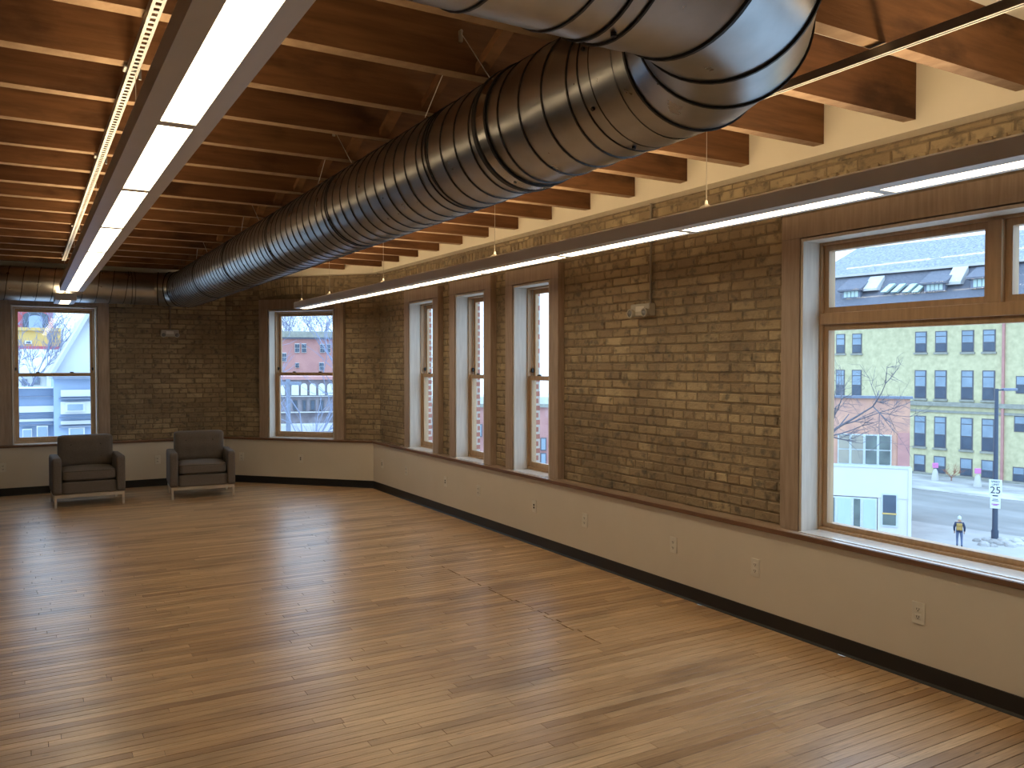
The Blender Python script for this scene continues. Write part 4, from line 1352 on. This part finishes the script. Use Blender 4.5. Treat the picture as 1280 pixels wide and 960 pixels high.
# --- lamp post with signs
pL = on_z(1243.5, 673, ZG)
lamp = empty('street_lamp', (pL.x, pL.y, ZG), 'tall dark street lamp with one arm beside the street', 'street lamp')
zl = CAMH + (456 - 485) / FPX * (pL - CAM).dot(_cf) * -1 * -1
zl = on_plane(1244, 485, pL, (pL - CAM).normalized()).z
MB().tube([(pL.x, pL.y, ZG), (pL.x, pL.y, ZG + 0.5)], 0.2, 12).build('base', M['pole'], lamp)
MB().tube([(pL.x, pL.y, ZG + 0.4), (pL.x, pL.y, zl)], [0.16, 0.10], 12).build('post', M['pole'], lamp, smooth=True)
rx = _cr
MB().tube([(pL.x, pL.y, zl - 0.1), tuple(Vector((pL.x, pL.y, zl - 0.05)) + rx * 0.45)], 0.05, 8).build('arm', M['pole'], lamp)
hc = Vector((pL.x, pL.y, zl - 0.05)) + rx * 0.78
MB().obox(hc, rx * 0.40, Vector((rx.y, -rx.x, 0)) * 0.16, Vector((0, 0, 0.08))).build('lamp_head', M['gutter'], lamp, bevel=0.03)

sd = -(Vector((pL.x, pL.y, 0)).normalized())
sx_ = Vector((-sd.y, sd.x, 0))
sx_ = sx_ if sx_.dot(_cr) > 0 else -sx_
def sign_board(y0, y1, label, name, lines, mat, half=0.36):
    zt = on_plane(1244, y0, pL, -sd).z
    zb = on_plane(1244, y1, pL, -sd).z
    c = Vector((pL.x, pL.y, (zt + zb) / 2)) + sd * 0.20
    r = empty(name, (c.x, c.y, zb), label, 'sign')
    MB().obox(c, sx_ * half, sd * 0.012, Vector((0, 0, (zt - zb) / 2))).build('sign_plate', M['sign'], r, bevel=0.01)
    for (txt, frac, size, mt) in lines:
        cu = bpy.data.curves.new('lettering', 'FONT')
        cu.body = txt
        cu.size = size
        cu.align_x = 'CENTER'; cu.align_y = 'CENTER'
        cu.extrude = 0.004
        ot = bpy.data.objects.new('lettering', cu)
        col.objects.link(ot)
        dg = bpy.context.evaluated_depsgraph_get()
        me = bpy.data.meshes.new_from_object(ot.evaluated_get(dg))
        bpy.data.objects.remove(ot, do_unlink=True)
        me.materials.clear(); me.materials.append(M[mt])
        o = bpy.data.objects.new('lettering', me)
        p = c + sd * 0.02 + Vector((0, 0, (zt - zb) * (0.5 - frac)))
        link(o, r, p)
        rot = Matrix((sx_, Vector((0, 0, 1)), sx_.cross(Vector((0, 0, 1))))).transposed()
        o.rotation_euler = rot.to_euler()
sign_board(599, 618.5, 'white speed limit sign reading 25 on the dark lamp post', 'speed_sign', [('SPEED', 0.14, 0.17, 'sign_black'), ('LIMIT', 0.33, 0.17, 'sign_black'), ('25', 0.69, 0.58, 'sign_black')], 'sign', 0.34)
sign_board(620, 635, 'small white sign with magenta marking under the speed limit sign', 'street_sign', [], 'sign', 0.27)

sg = [o for o in col.objects if o.name.startswith('street_sign')][0]
sc_ = WL[sg] + sd * 0.025
for dz, hw_, hh, mt in ((0.26, 0.20, 0.022, 'sign_mag'), (0.20, 0.12, 0.018, 'sign_mag'), (0.47, 0.18, 0.016, 'sign_black'), (0.56, 0.14, 0.016, 'sign_black')):
    MB().obox(sc_ + Vector((0, 0, dz)), sx_ * hw_, sd * 0.004, Vector((0, 0, hh))).build('marking', M[mt], sg)
# --- pedestrian seen from behind
def skin_body(name, verts, edges, radii, mats, pick, parent, root_i=0, sub=2):
    me = bpy.data.meshes.new(name)
    me.from_pydata(verts, edges, [])
    o = bpy.data.objects.new(name, me)
    col.objects.link(o)
    md = o.modifiers.new('skin', 'SKIN')
    md.use_smooth_shade = True
    sv = me.skin_vertices[0].data
    for i, r in enumerate(radii):
        sv[i].radius = r if isinstance(r, tuple) else (r, r)
        sv[i].use_root = (i == root_i)
    ms = o.modifiers.new('sub', 'SUBSURF'); ms.levels = sub; ms.render_levels = sub
    dg = bpy.context.evaluated_depsgraph_get()
    me2 = bpy.data.meshes.new_from_object(o.evaluated_get(dg))
    bpy.data.objects.remove(o, do_unlink=True)
    me2.materials.clear()
    for mm in mats: me2.materials.append(mm)
    for p in me2.polygons:
        p.material_index = pick(p.center)
        p.use_smooth = True
    o2 = bpy.data.objects.new(name, me2)
    link(o2, parent, (0, 0, 0))
    o2.location = (0, 0, 0)
    return o2
M['skin'] = simple('skin_tone', (0.45, 0.28, 0.20), rough=0.6)
M['jacket'] = simple('navy_jacket', (0.035, 0.05, 0.10), (0.025, 0.035, 0.075), rough=0.8)
M['jeans'] = simple('blue_grey_jeans', (0.10, 0.14, 0.24), (0.07, 0.10, 0.18), rough=0.9)
M['shoe'] = simple('dark_shoes', (0.03, 0.03, 0.04), rough=0.7)
M['hat'] = simple('pale_knit_hat', (0.55, 0.62, 0.66), rough=0.95, scale=40)
M['pack'] = simple('ochre_backpack', (0.42, 0.27, 0.07), (0.32, 0.2, 0.06), rough=0.8, scale=12)
M['pack_dark'] = simple('dark_straps', (0.05, 0.045, 0.04), rough=0.8)
pP = on_z(1199, 683, ZG)
per = empty('person', (0, 0, 0), 'person walking away in a navy jacket with a pale hat and ochre backpack', 'person')
# figure faces +y locally
pv = [(0, 0, 0.95), (0, 0.0, 1.15), (0, 0.02, 1.38), (0, 0.03, 1.50), (0, 0.05, 1.60), (0, 0.055, 1.72),
      (-0.10, 0, 0.90), (-0.11, 0.05, 0.50), (-0.11, -0.02, 0.09), (-0.11, 0.12, 0.035),
      (0.10, 0, 0.90), (0.12, 0.00, 0.50), (0.13, -0.20, 0.12), (0.13, -0.09, 0.04),
      (-0.19, 0.01, 1.42), (-0.27, -0.02, 1.15), (-0.25, 0.06, 0.92), (-0.245, 0.08, 0.84),
      (0.19, 0.01, 1.42), (0.27, 0.0, 1.15), (0.26, 0.10, 0.93), (0.255, 0.12, 0.85)]
pe = [(0, 1), (1, 2), (2, 3), (3, 4), (4, 5), (0, 6), (6, 7), (7, 8), (8, 9), (0, 10), (10, 11), (11, 12), (12, 13), (2, 14), (14, 15), (15, 16), (16, 17), (2, 18), (18, 19), (19, 20), (20, 21)]
pr = [(0.16, 0.12), (0.17, 0.13), (0.17, 0.13), 0.065, (0.085, 0.10), (0.075, 0.09), 0.095, 0.065, 0.048, 0.045, 0.095, 0.065, 0.048, 0.045, 0.085, 0.065, 0.05, 0.042, 0.085, 0.065, 0.05, 0.042]
def pick(c):
    if c.z > 1.49: return 0
    if abs(c.x) > 0.19 and c.z < 0.93: return 0
    if c.z > 0.86: return 1
    if c.z > 0.10: return 2
    return 3
skin_body('body', pv, pe, pr, [M['skin'], M['jacket'], M['jeans'], M['shoe']], pick, per)
for sx in (-1, 1):
    for i, (fx, ln) in enumerate(((-0.018, 0.075), (-0.006, 0.085), (0.006, 0.080), (0.018, 0.065))):
        x0, y0 = sx * 0.25 + fx, 0.10 if sx < 0 else 0.14
        MB().tube([(x0, y0, 0.83), (x0, y0 + 0.01, 0.83 - ln * 0.5), (x0, y0 + 0.025, 0.83 - ln)], [0.009, 0.009, 0.007], 6).build('finger', M['skin'], per)
    MB().tube([(sx * 0.232, 0.11, 0.85), (sx * 0.218, 0.135, 0.82), (sx * 0.222, 0.15, 0.79)], [0.011, 0.010, 0.008], 6).build('thumb', M['skin'], per)
hb = MB()
hb.loft([[(0.105 * r * math.cos(t * math.pi / 8), 0.055 + 0.115 * r * math.sin(t * math.pi / 8), z) for t in range(16)] for r, z in ((1.0, 1.66), (1.04, 1.70), (1.0, 1.76), (0.8, 1.81), (0.35, 1.84), (0.3, 1.87), (0.05, 1.89))])
hb.build('hat', M['hat'], per, smooth=True)
bp = MB().box(-0.15, 0.15, -0.30, -0.13, 1.02, 1.44).build('backpack', M['pack'], per, bevel=0.04, segs=3)
MB().box(-0.11, 0.11, -0.335, -0.295, 1.06, 1.24).build('pocket', M['pack'], bp, bevel=0.015)
MB().box(-0.145, 0.145, -0.306, -0.298, 1.27, 1.285).build('strap', M['pack_dark'], bp)
for sx in (-1, 1):
    MB().tube([(sx * 0.10, -0.15, 1.08), (sx * 0.155, 0.02, 1.2), (sx * 0.12, 0.10, 1.40), (sx * 0.10, -0.10, 1.46)], 0.018, 6).build('shoulder_strap', M['pack_dark'], bp)
vd = Vector((pP.x, pP.y, 0)).normalized()
per.rotation_euler = (0, 0, math.atan2(vd.y, vd.x) - math.pi / 2)
per.scale = (1.0, 1.0, 0.95)
per.location = (pP.x, pP.y, ZG)

# --- markers, snow bank, shrubs
def marker(x, y, label):
    p = on_z(x, y, ZG + 0.02)
    r = empty('marker_post', (p.x, p.y, ZG), label, 'post', 'white marker posts in the snowy yard')
    MB().loft([[(p.x + a * math.cos(t * math.pi / 5), p.y + a * math.sin(t * math.pi / 5), ZG + z) for t in range(10)] for a, z in ((0.35, 0), (0.30, 0.3), (0.22, 0.8), (0.10, 1.05))]).build('snow_cap', M['snow'], r, smooth=True)
    MB().obox((p.x, p.y, ZG + 1.35), _cr * 0.25, Vector((0.1, 0.1, 0)), Vector((0, 0, 0.22))).build('flag', M['pink'], r, bevel=0.03)
marker(1169, 600, 'pink topped white marker post in the yard before the school windows')
marker(1222, 608, 'pink topped white marker post in the yard beside the dark lamp post')
sb = MB()
pm = on_z(1247, 679, ZG)
for k in range(46):
    a, r = rng.uniform(0, 6.28), rng.uniform(0, 1)
    q = pm + _cr * (rng.uniform(-1.6, 2.6)) + Vector((_cr.y, -_cr.x, 0)) * -rng.uniform(-0.9, 0.9)
    s = rng.uniform(0.12, 0.32)
    sb.loft([[(q.x + s * rr * math.cos(t * math.pi / 3), q.y + s * rr * math.sin(t * math.pi / 3), ZG + s * zz) for t in range(6)] for rr, zz in ((1.2, 0), (1.0, 0.45), (0.5, 0.8))])
tag(sb.build('snow_bank', M['slush']), 'broken heap of dirty snow at the foot of the street lamp', 'snow', kind='stuff')

def bare_tree(name, label, base, h, seed, lean=(0, 0), mat='bark', spread=0.55, levels=4, trunk=0.12, first=0.3, group=None, up=0.25):
    r = random.Random(seed)
    root = empty(name, base, label, 'tree', group)
    tm, bmesh_ = MB(), MB()
    base = Vector(base)
    top = base + Vector((lean[0], lean[1], h * first * 1.3))
    tm.tube([base, base + (top - base) * 0.5 + Vector((0.05, 0.03, 0)), top], [trunk, trunk * 0.85, trunk * 0.7], 8)
    tm.build('trunk', M[mat], root, smooth=True)
    def grow(p, d, L, rad, lv):
        pts = [p]
        dd = d.copy()
        for i in range(3):
            dd = (dd + Vector((r.uniform(-1, 1), r.uniform(-1, 1), r.uniform(-0.6, 1)) ) * 0.16).normalized()
            pts.append(pts[-1] + dd * L / 3)
        bmesh_.tube(pts, [rad, rad * 0.8, rad * 0.62, rad * 0.45], 4 if lv > 0 else 3, caps=False)
        if lv == 0: return
        for k in range(r.choice((3, 3, 4))):
            f = r.uniform(0.35, 1.0)
            q = pts[min(3, int(f * 3) + (1 if f > 0.8 else 0))]
            nd = (dd + Vector((r.uniform(-1, 1), r.uniform(-1, 1), r.uniform(-1, 1))) * spread * 1.3 + Vector((0, 0, up))).normalized()
            grow(q, nd, L * r.uniform(0.55, 0.78), max(rad * 0.55, 0.008), lv - 1)
    for k in range(5):
        a = k * 1.26 + r.uniform(-0.4, 0.4)
        d = Vector((math.cos(a) * spread * 1.4, math.sin(a) * spread * 1.4, 1.0 + lean[0] * 0)).normalized()
        grow(top - Vector((0, 0, r.uniform(0, h * 0.08))), d, h * 0.32, trunk * 0.55, levels - 1)
    bmesh_.build('branches', M[mat], root, recalc=False)
    return root

def px_at(x, y, dist):
    d = ray(x, y)
    return CAM + d * (dist / d.dot(_cf))

def ground_at(x, dist):
    p = px_at(x, 456, dist)
    return (p.x, p.y, ZG)
bare_tree('bare_tree', 'bare leafless tree spreading its branches before the red and white shop', ground_at(1030, 41), 8.6, 5, spread=1.0, levels=5, trunk=0.13, first=0.62, up=0.0)
for i, (x, y, lab) in enumerate(((1151, 590, 'low rusty shrub against the school wall near the shop corner'), (1211, 597, 'rusty leafless shrub against the school wall before a basement window'))):
    p = on_z(x, y, ZG)
    p = Vector((p.x, p.y, 0)) - Vector((FS.n.x, FS.n.y, 0)) * 3.6
    bare_tree('shrub', lab, (p.x, p.y, ZG), 2.0, 30 + i, mat='shrub', spread=0.8, levels=4, trunk=0.05, first=0.15, group='shrubs along the school wall')

# --- view of the far wall window: planes square to the view
FN = lambda yy: frame((0, yy), (1, 0), (0, 1))
def ext_block(root, fr, x0, x1, y0, y1, depth, mat, name='wall', d=0.0, floor_=False):
    ua, za = fr.at(x0, y1, d)
    ub, zb = fr.at(x1, y0, d)
    return MB().box(ua, ub, d, d + depth, ZG - 0.2 if floor_ else za, zb, fr).build(name, M[mat], root)

F1 = FN(30.0)
vic = empty('victorian_building', F1.W(1, 0, ZG), 'pale blue and white ornate building with stacked cornices below the far window', 'building')
ext_block(vic, F1, -60, 76, 485, 560, 2.4, 'vict_blue', floor_=True)
ext_block(vic, F1, 68, 190, 472, 560, 2.8, 'vict_blue', 'corner_block', d=-0.5, floor_=True)
for (x0, x1, y0, y1, m, d) in ((-60, 70, 484, 487, 'vict_white', -0.25), (-60, 70, 495, 498, 'gutter', -0.3), (-60, 70, 507, 518, 'vict_white', -0.1), (-60, 70, 519, 522, 'gutter', -0.2), (-60, 70, 531, 534, 'gutter', -0.2), (-60, 70, 523, 530, 'vict_white', -0.08),
                               (66, 190, 470, 474, 'gutter', -0.85), (76, 190, 486, 496, 'vict_white', -0.6), (74, 190, 496, 499, 'gutter', -0.8), (76, 190, 500, 518, 'vict_white', -0.6), (74, 190, 519, 522, 'gutter', -0.8), (76, 190, 523, 531, 'vict_white', -0.6), (74, 190, 531, 533, 'gutter', -0.75)):
    ua, za = F1.at(x0, y1, d); ub, zb = F1.at(x1, y0, d)
    MB().box(ua, ub, d, 0.3, za, zb, F1).build('cornice' if m == 'gutter' else 'trim_panel', M[m], vic)
for (x0, x1, y0, y1, d) in ((82, 106, 503, 515, -0.7), (86, 106, 534, 549, -0.7), (46, 60, 532, 549, -0.2), (28, 40, 536, 549, -0.2)):
    ua, za = F1.at(x0, y1, d); ub, zb = F1.at(x1, y0, d)
    f = MB().box(ua, ub, d, 0.1, za, zb, F1).build('window', M['vict_white'], vic)
    t = (ub - ua) * 0.1
    MB().box(ua + t, ub - t, d - 0.05, d + 0.02, za + t, zb - t, F1).build('pane', M['ext_glass'], f)
# steep white gable roof
F1b = FN(33.0)
gab = empty('gable_roof_house', F1b.W(3.5, 0, ZG), 'steep snow-white gable of a house rising behind the pale blue building', 'building')
a, b, c_ = F1b.at(64, 474), F1b.at(112, 394), F1b.at(160, 474)
MB().prism([F1b.W(a[0], 0, a[1]), F1b.W(b[0], 0, b[1]), F1b.W(c_[0], 0, c_[1]), F1b.W(c_[0], 0, ZG), F1b.W(a[0], 0, ZG)],
           [F1b.W(a[0], 8, a[1]), F1b.W(b[0], 8, b[1]), F1b.W(c_[0], 8, c_[1]), F1b.W(c_[0], 8, ZG), F1b.W(a[0], 8, ZG)]).build('gable_wall', M['vict_white'], gab)
for p, q in ((a, b), (b, c_)):
    dv = Vector((q[0] - p[0], 0, q[1] - p[1]))
    nn = Vector((-dv.z, 0, dv.x)).normalized() * 0.12
    MB().prism([F1b.W(p[0], -0.3, p[1]), F1b.W(q[0], -0.3, q[1]), F1b.W(q[0] + nn.x, -0.3, q[1] + nn.z), F1b.W(p[0] + nn.x, -0.3, p[1] + nn.z)],
               [F1b.W(p[0], 8, p[1]), F1b.W(q[0], 8, q[1]), F1b.W(q[0] + nn.x, 8, q[1] + nn.z), F1b.W(p[0] + nn.x, 8, p[1] + nn.z)]).build('roof_slope', M['snow'], gab)
# low white house with snowy roof
F1c = FN(40.0)
low = empty('low_white_house', F1c.W(0, 0, ZG), 'low white house with a broad snowy roof in front of the yellow wall', 'building')
a0, a1 = F1c.at(-40, 470), F1c.at(100, 466)
r0, r1 = F1c.at(-40, 440, 6.0), F1c.at(100, 437, 6.0)
MB().box(a0[0], a1[0], 0.2, 11.5, ZG, a1[1], F1c).build('wall', M['vict_white'], low)
MB().poly([F1c.W(*p) for p in ((a0[0], 0, a1[1]), (a1[0], 0, a1[1]), (a1[0], 6, r1[1]), (a0[0], 6, r1[1]), (a0[0], 12, a1[1]), (a1[0], 12, a1[1]))],
          [(0, 1, 2, 3), (3, 2, 5, 4), (0, 3, 4), (1, 5, 2), (0, 4, 5, 1)]).build('snowy_roof', M['snow'], low)
for (x0, x1, y0, y1) in ((41, 50, 472, 481), (27, 34, 474, 482)):
    ua, za = F1c.at(x0, y1); ub, zb = F1c.at(x1, y0)
    f = MB().box(ua, ub, 0.1, 0.4, za, zb, F1c).build('window', M['gutter'], low)
    MB().box(ua + 0.1, ub - 0.1, 0.05, 0.2, za + 0.1, zb - 0.1, F1c).build('pane', M['ext_glass'], f)
F1d = FN(56.0)
yel = empty('yellow_building', F1d.W(0, 0, ZG), 'yellow stucco building with a red base band below the crimson house', 'building')
ext_block(yel, F1d, -30, 76, 411, 470, 6, 'ext_yellow', floor_=True)
ext_block(yel, F1d, -30, 88, 433, 438, 6.5, 'ext_crimson', 'red_band', d=-0.3)
ext_block(yel, F1d, -30, 76.5, 410, 412, 6.2, 'ext_yellow', 'coping', d=-0.15)
ua, za = F1d.at(31, 430); ub, zb = F1d.at(40, 426)
f = MB().box(ua, ub, -0.08, 0.1, za, zb, F1d).build('window', M['vict_white'], yel)
MB().box(ua + 0.08, ub - 0.08, -0.13, -0.05, za + 0.05, zb - 0.05, F1d).build('pane', M['ext_glass_low'], f)
F1e = FN(66.0)
red = empty('crimson_house', F1e.W(0, 0, ZG), 'crimson brick house with an arched window above the yellow building', 'building')
ext_block(red, F1e, -30, 66, 372, 420, 9, 'ext_crimson', floor_=True)
ext_block(red, F1e, -30, 69, 369, 373, 9.5, 'gutter', 'eave', d=-0.4)
u_a, z_a = F1e.at(36, 411); u_b, z_b = F1e.at(53, 398)
hw = (u_b - u_a) / 2; uc = (u_a + u_b) / 2
def arch_pts(hw_, zlo, zsp, d):
    return [F1e.W(uc - hw_, d, zlo), F1e.W(uc + hw_, d, zlo)] + [F1e.W(uc + hw_ * math.cos(t * math.pi / 10), d, zsp + hw_ * 0.45 * math.sin(t * math.pi / 10)) for t in range(11)]
f = MB().prism(arch_pts(hw + 0.35, z_a - 0.2, z_b + 0.1, -0.15), arch_pts(hw + 0.35, z_a - 0.2, z_b + 0.1, 0.1)).build('window_arch', M['ext_glass_low'], red)
MB().prism(arch_pts(hw, z_a, z_b, -0.25), arch_pts(hw, z_a, z_b, -0.1)).build('pane', M['vict_blue'], f)
for i, (x, dist, h, lab) in enumerate(((66, 86, 17.0, 'hazy blue leafless tree between the crimson house and the white gable'), (92, 108, 19.5, 'hazy blue leafless tree close behind the steep white gable'))):
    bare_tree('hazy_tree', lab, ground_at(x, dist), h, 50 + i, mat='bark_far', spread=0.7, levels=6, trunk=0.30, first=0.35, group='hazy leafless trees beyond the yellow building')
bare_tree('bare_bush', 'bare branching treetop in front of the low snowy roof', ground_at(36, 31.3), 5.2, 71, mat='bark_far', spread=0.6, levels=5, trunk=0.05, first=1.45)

# --- view of the angled corner window
vb = YAW - math.atan((640 - 384) / FPX)
def FV(dist):
    p = px_at(384, 456, dist)
    return frame((p.x, p.y), (math.cos(vb), -math.sin(vb)), (math.sin(vb), math.cos(vb)))
F2 = FV(62)
apt = empty('brick_apartment', F2.W(0, 0, ZG), 'salmon brick apartment block with paired white windows beyond the bare trees', 'building')
ext_block(apt, F2, 300, 470, 420, 475, 10, 'ext_pink', floor_=True)
ext_block(apt, F2, 298, 472, 415, 421, 10.5, 'stone', 'parapet', d=-0.4)
ext_block(apt, F2, 298, 472, 420.5, 423, 10.2, 'gutter', 'parapet_band', d=-0.2)
ext_block(apt, F2, 366, 372, 409, 416, 2, 'vict_white', 'chimney', d=2)
for (x0, x1, y0, y1) in ((368.5, 374.5, 429.5, 441), (377, 383, 429.5, 441), (352.5, 358, 441, 452), (369, 374, 453.5, 459.5), (400, 406, 430, 441), (408, 413, 430, 441), (399, 405, 453, 463), (344, 350, 441, 452)):
    ua, za = F2.at(x0, y1); ub, zb = F2.at(x1, y0)
    f = MB().box(ua, ub, -0.1, 0.1, za, zb, F2).build('window', M['vict_white'], apt)
    t = 0.05
    for (p0, p1) in ((0.06, 0.47), (0.53, 0.94)):
        for (q0, q1) in ((0.06, 0.47), (0.53, 0.94)):
            MB().box(ua + (ub - ua) * p0, ua + (ub - ua) * p1, -0.15, -0.05, za + (zb - za) * q0, za + (zb - za) * q1, F2).build('pane', M['ext_glass_low'], f)
F2b = FV(36)
arc = empty('arcade_building', F2b.W(0, 0, ZG), 'grey brick building with a row of white arched panels under the apartment block', 'building')
ext_block(arc, F2b, 310, 450, 474, 560, 8, 'grey_brick', floor_=True)
ext_block(arc, F2b, 308, 452, 470.5, 475, 8.3, 'ext_pink', 'cornice', d=-0.2)
ext_block(arc, F2b, 308, 452, 494.5, 496.5, 0.5, 'snow', 'snow_ledge', d=-0.25)
ext_block(arc, F2b, 308, 452, 514, 517, 0.6, 'snow', 'snow_ledge', d=-0.35)
ext_block(arc, F2b, 308, 452, 530, 541, 1.6, 'snow', 'snow_ledge', d=-1.2)
for (x0, x1) in ((348, 356), (364.5, 373.5), (376, 384), (387, 395), (398, 406), (409, 417)):
    ua, za = F2b.at(x0, 494); ub, zb = F2b.at(x1, 483)
    hw_, uc_ = (ub - ua) / 2, (ua + ub) / 2
    pts = lambda d: [F2b.W(ua, d, za), F2b.W(ub, d, za)] + [F2b.W(uc_ + hw_ * math.cos(t * math.pi / 8), d, zb + hw_ * math.sin(t * math.pi / 8)) for t in range(9)]
    f = MB().prism(pts(-0.12), pts(0.1)).build('arched_panel', M['vict_white'], arc)
for (x0, x1) in ((366, 372), (378, 383), (388, 394), (399, 405)):
    ua, za = F2b.at(x0, 513); ub, zb = F2b.at(x1, 500)
    f = MB().box(ua, ub, -0.06, 0.1, za, zb, F2b).build('window', M['ext_frame'], arc)
    MB().box(ua + 0.04, ub - 0.04, -0.09, -0.02, za + 0.04, zb - 0.04, F2b).build('pane', M['ext_glass_low'], f)
pp = px_at(360, 456, 30)
po = empty('utility_pole', (pp.x, pp.y, ZG), 'blue-grey utility pole in front of the arcade building', 'pole')
zt = px_at(360, 474, 30).z
MB().tube([(pp.x, pp.y, ZG), (pp.x, pp.y, zt)], [0.10, 0.08], 10).build('post', M['gutter'], po)
MB().obox((pp.x, pp.y, zt - 0.15), _cr * 0.45, Vector((0.04, 0.04, 0)), Vector((0, 0, 0.06))).build('crossarm', M['gutter'], po)
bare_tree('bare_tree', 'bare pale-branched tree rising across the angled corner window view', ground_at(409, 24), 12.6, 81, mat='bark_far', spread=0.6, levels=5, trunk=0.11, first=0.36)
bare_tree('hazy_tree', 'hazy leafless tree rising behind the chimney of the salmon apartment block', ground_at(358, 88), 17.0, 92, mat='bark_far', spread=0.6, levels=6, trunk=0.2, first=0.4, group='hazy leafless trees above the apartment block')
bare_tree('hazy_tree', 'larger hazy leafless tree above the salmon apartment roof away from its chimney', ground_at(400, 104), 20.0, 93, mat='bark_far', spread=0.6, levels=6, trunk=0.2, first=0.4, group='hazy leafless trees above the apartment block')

# --- view of the narrow windows
vc = YAW - math.atan((640 - 676) / FPX)
p3 = px_at(676, 456, 44)
F3 = frame((p3.x, p3.y), (math.cos(vc), -math.sin(vc)), (math.sin(vc), math.cos(vc)))
nb = empty('brick_walkup', F3.W(0, 0, ZG), 'salmon brick building with dark windows seen through the narrow windows', 'building')
ext_block(nb, F3, 520, 692, 508, 600, 9, 'ext_pink', floor_=True)
ext_block(nb, F3, 518, 693, 505, 509, 9.3, 'stone', 'coping', d=-0.2)
for (x0, x1, y0, y1) in ((675.5, 683, 547, 563), (675.5, 683, 566, 580), (596, 603, 530, 546), (640, 648, 547, 563), (660, 667, 547, 563), (536, 541, 520, 535)):
    ua, za = F3.at(x0, y1); ub, zb = F3.at(x1, y0)
    f = MB().box(ua, ub, -0.1, 0.1, za, zb, F3).build('window', M['ext_frame'], nb)
    MB().box(ua + 0.05, ub - 0.05, -0.14, -0.05, za + 0.05, zb - 0.05, F3).build('pane', M['ext_glass'], f)
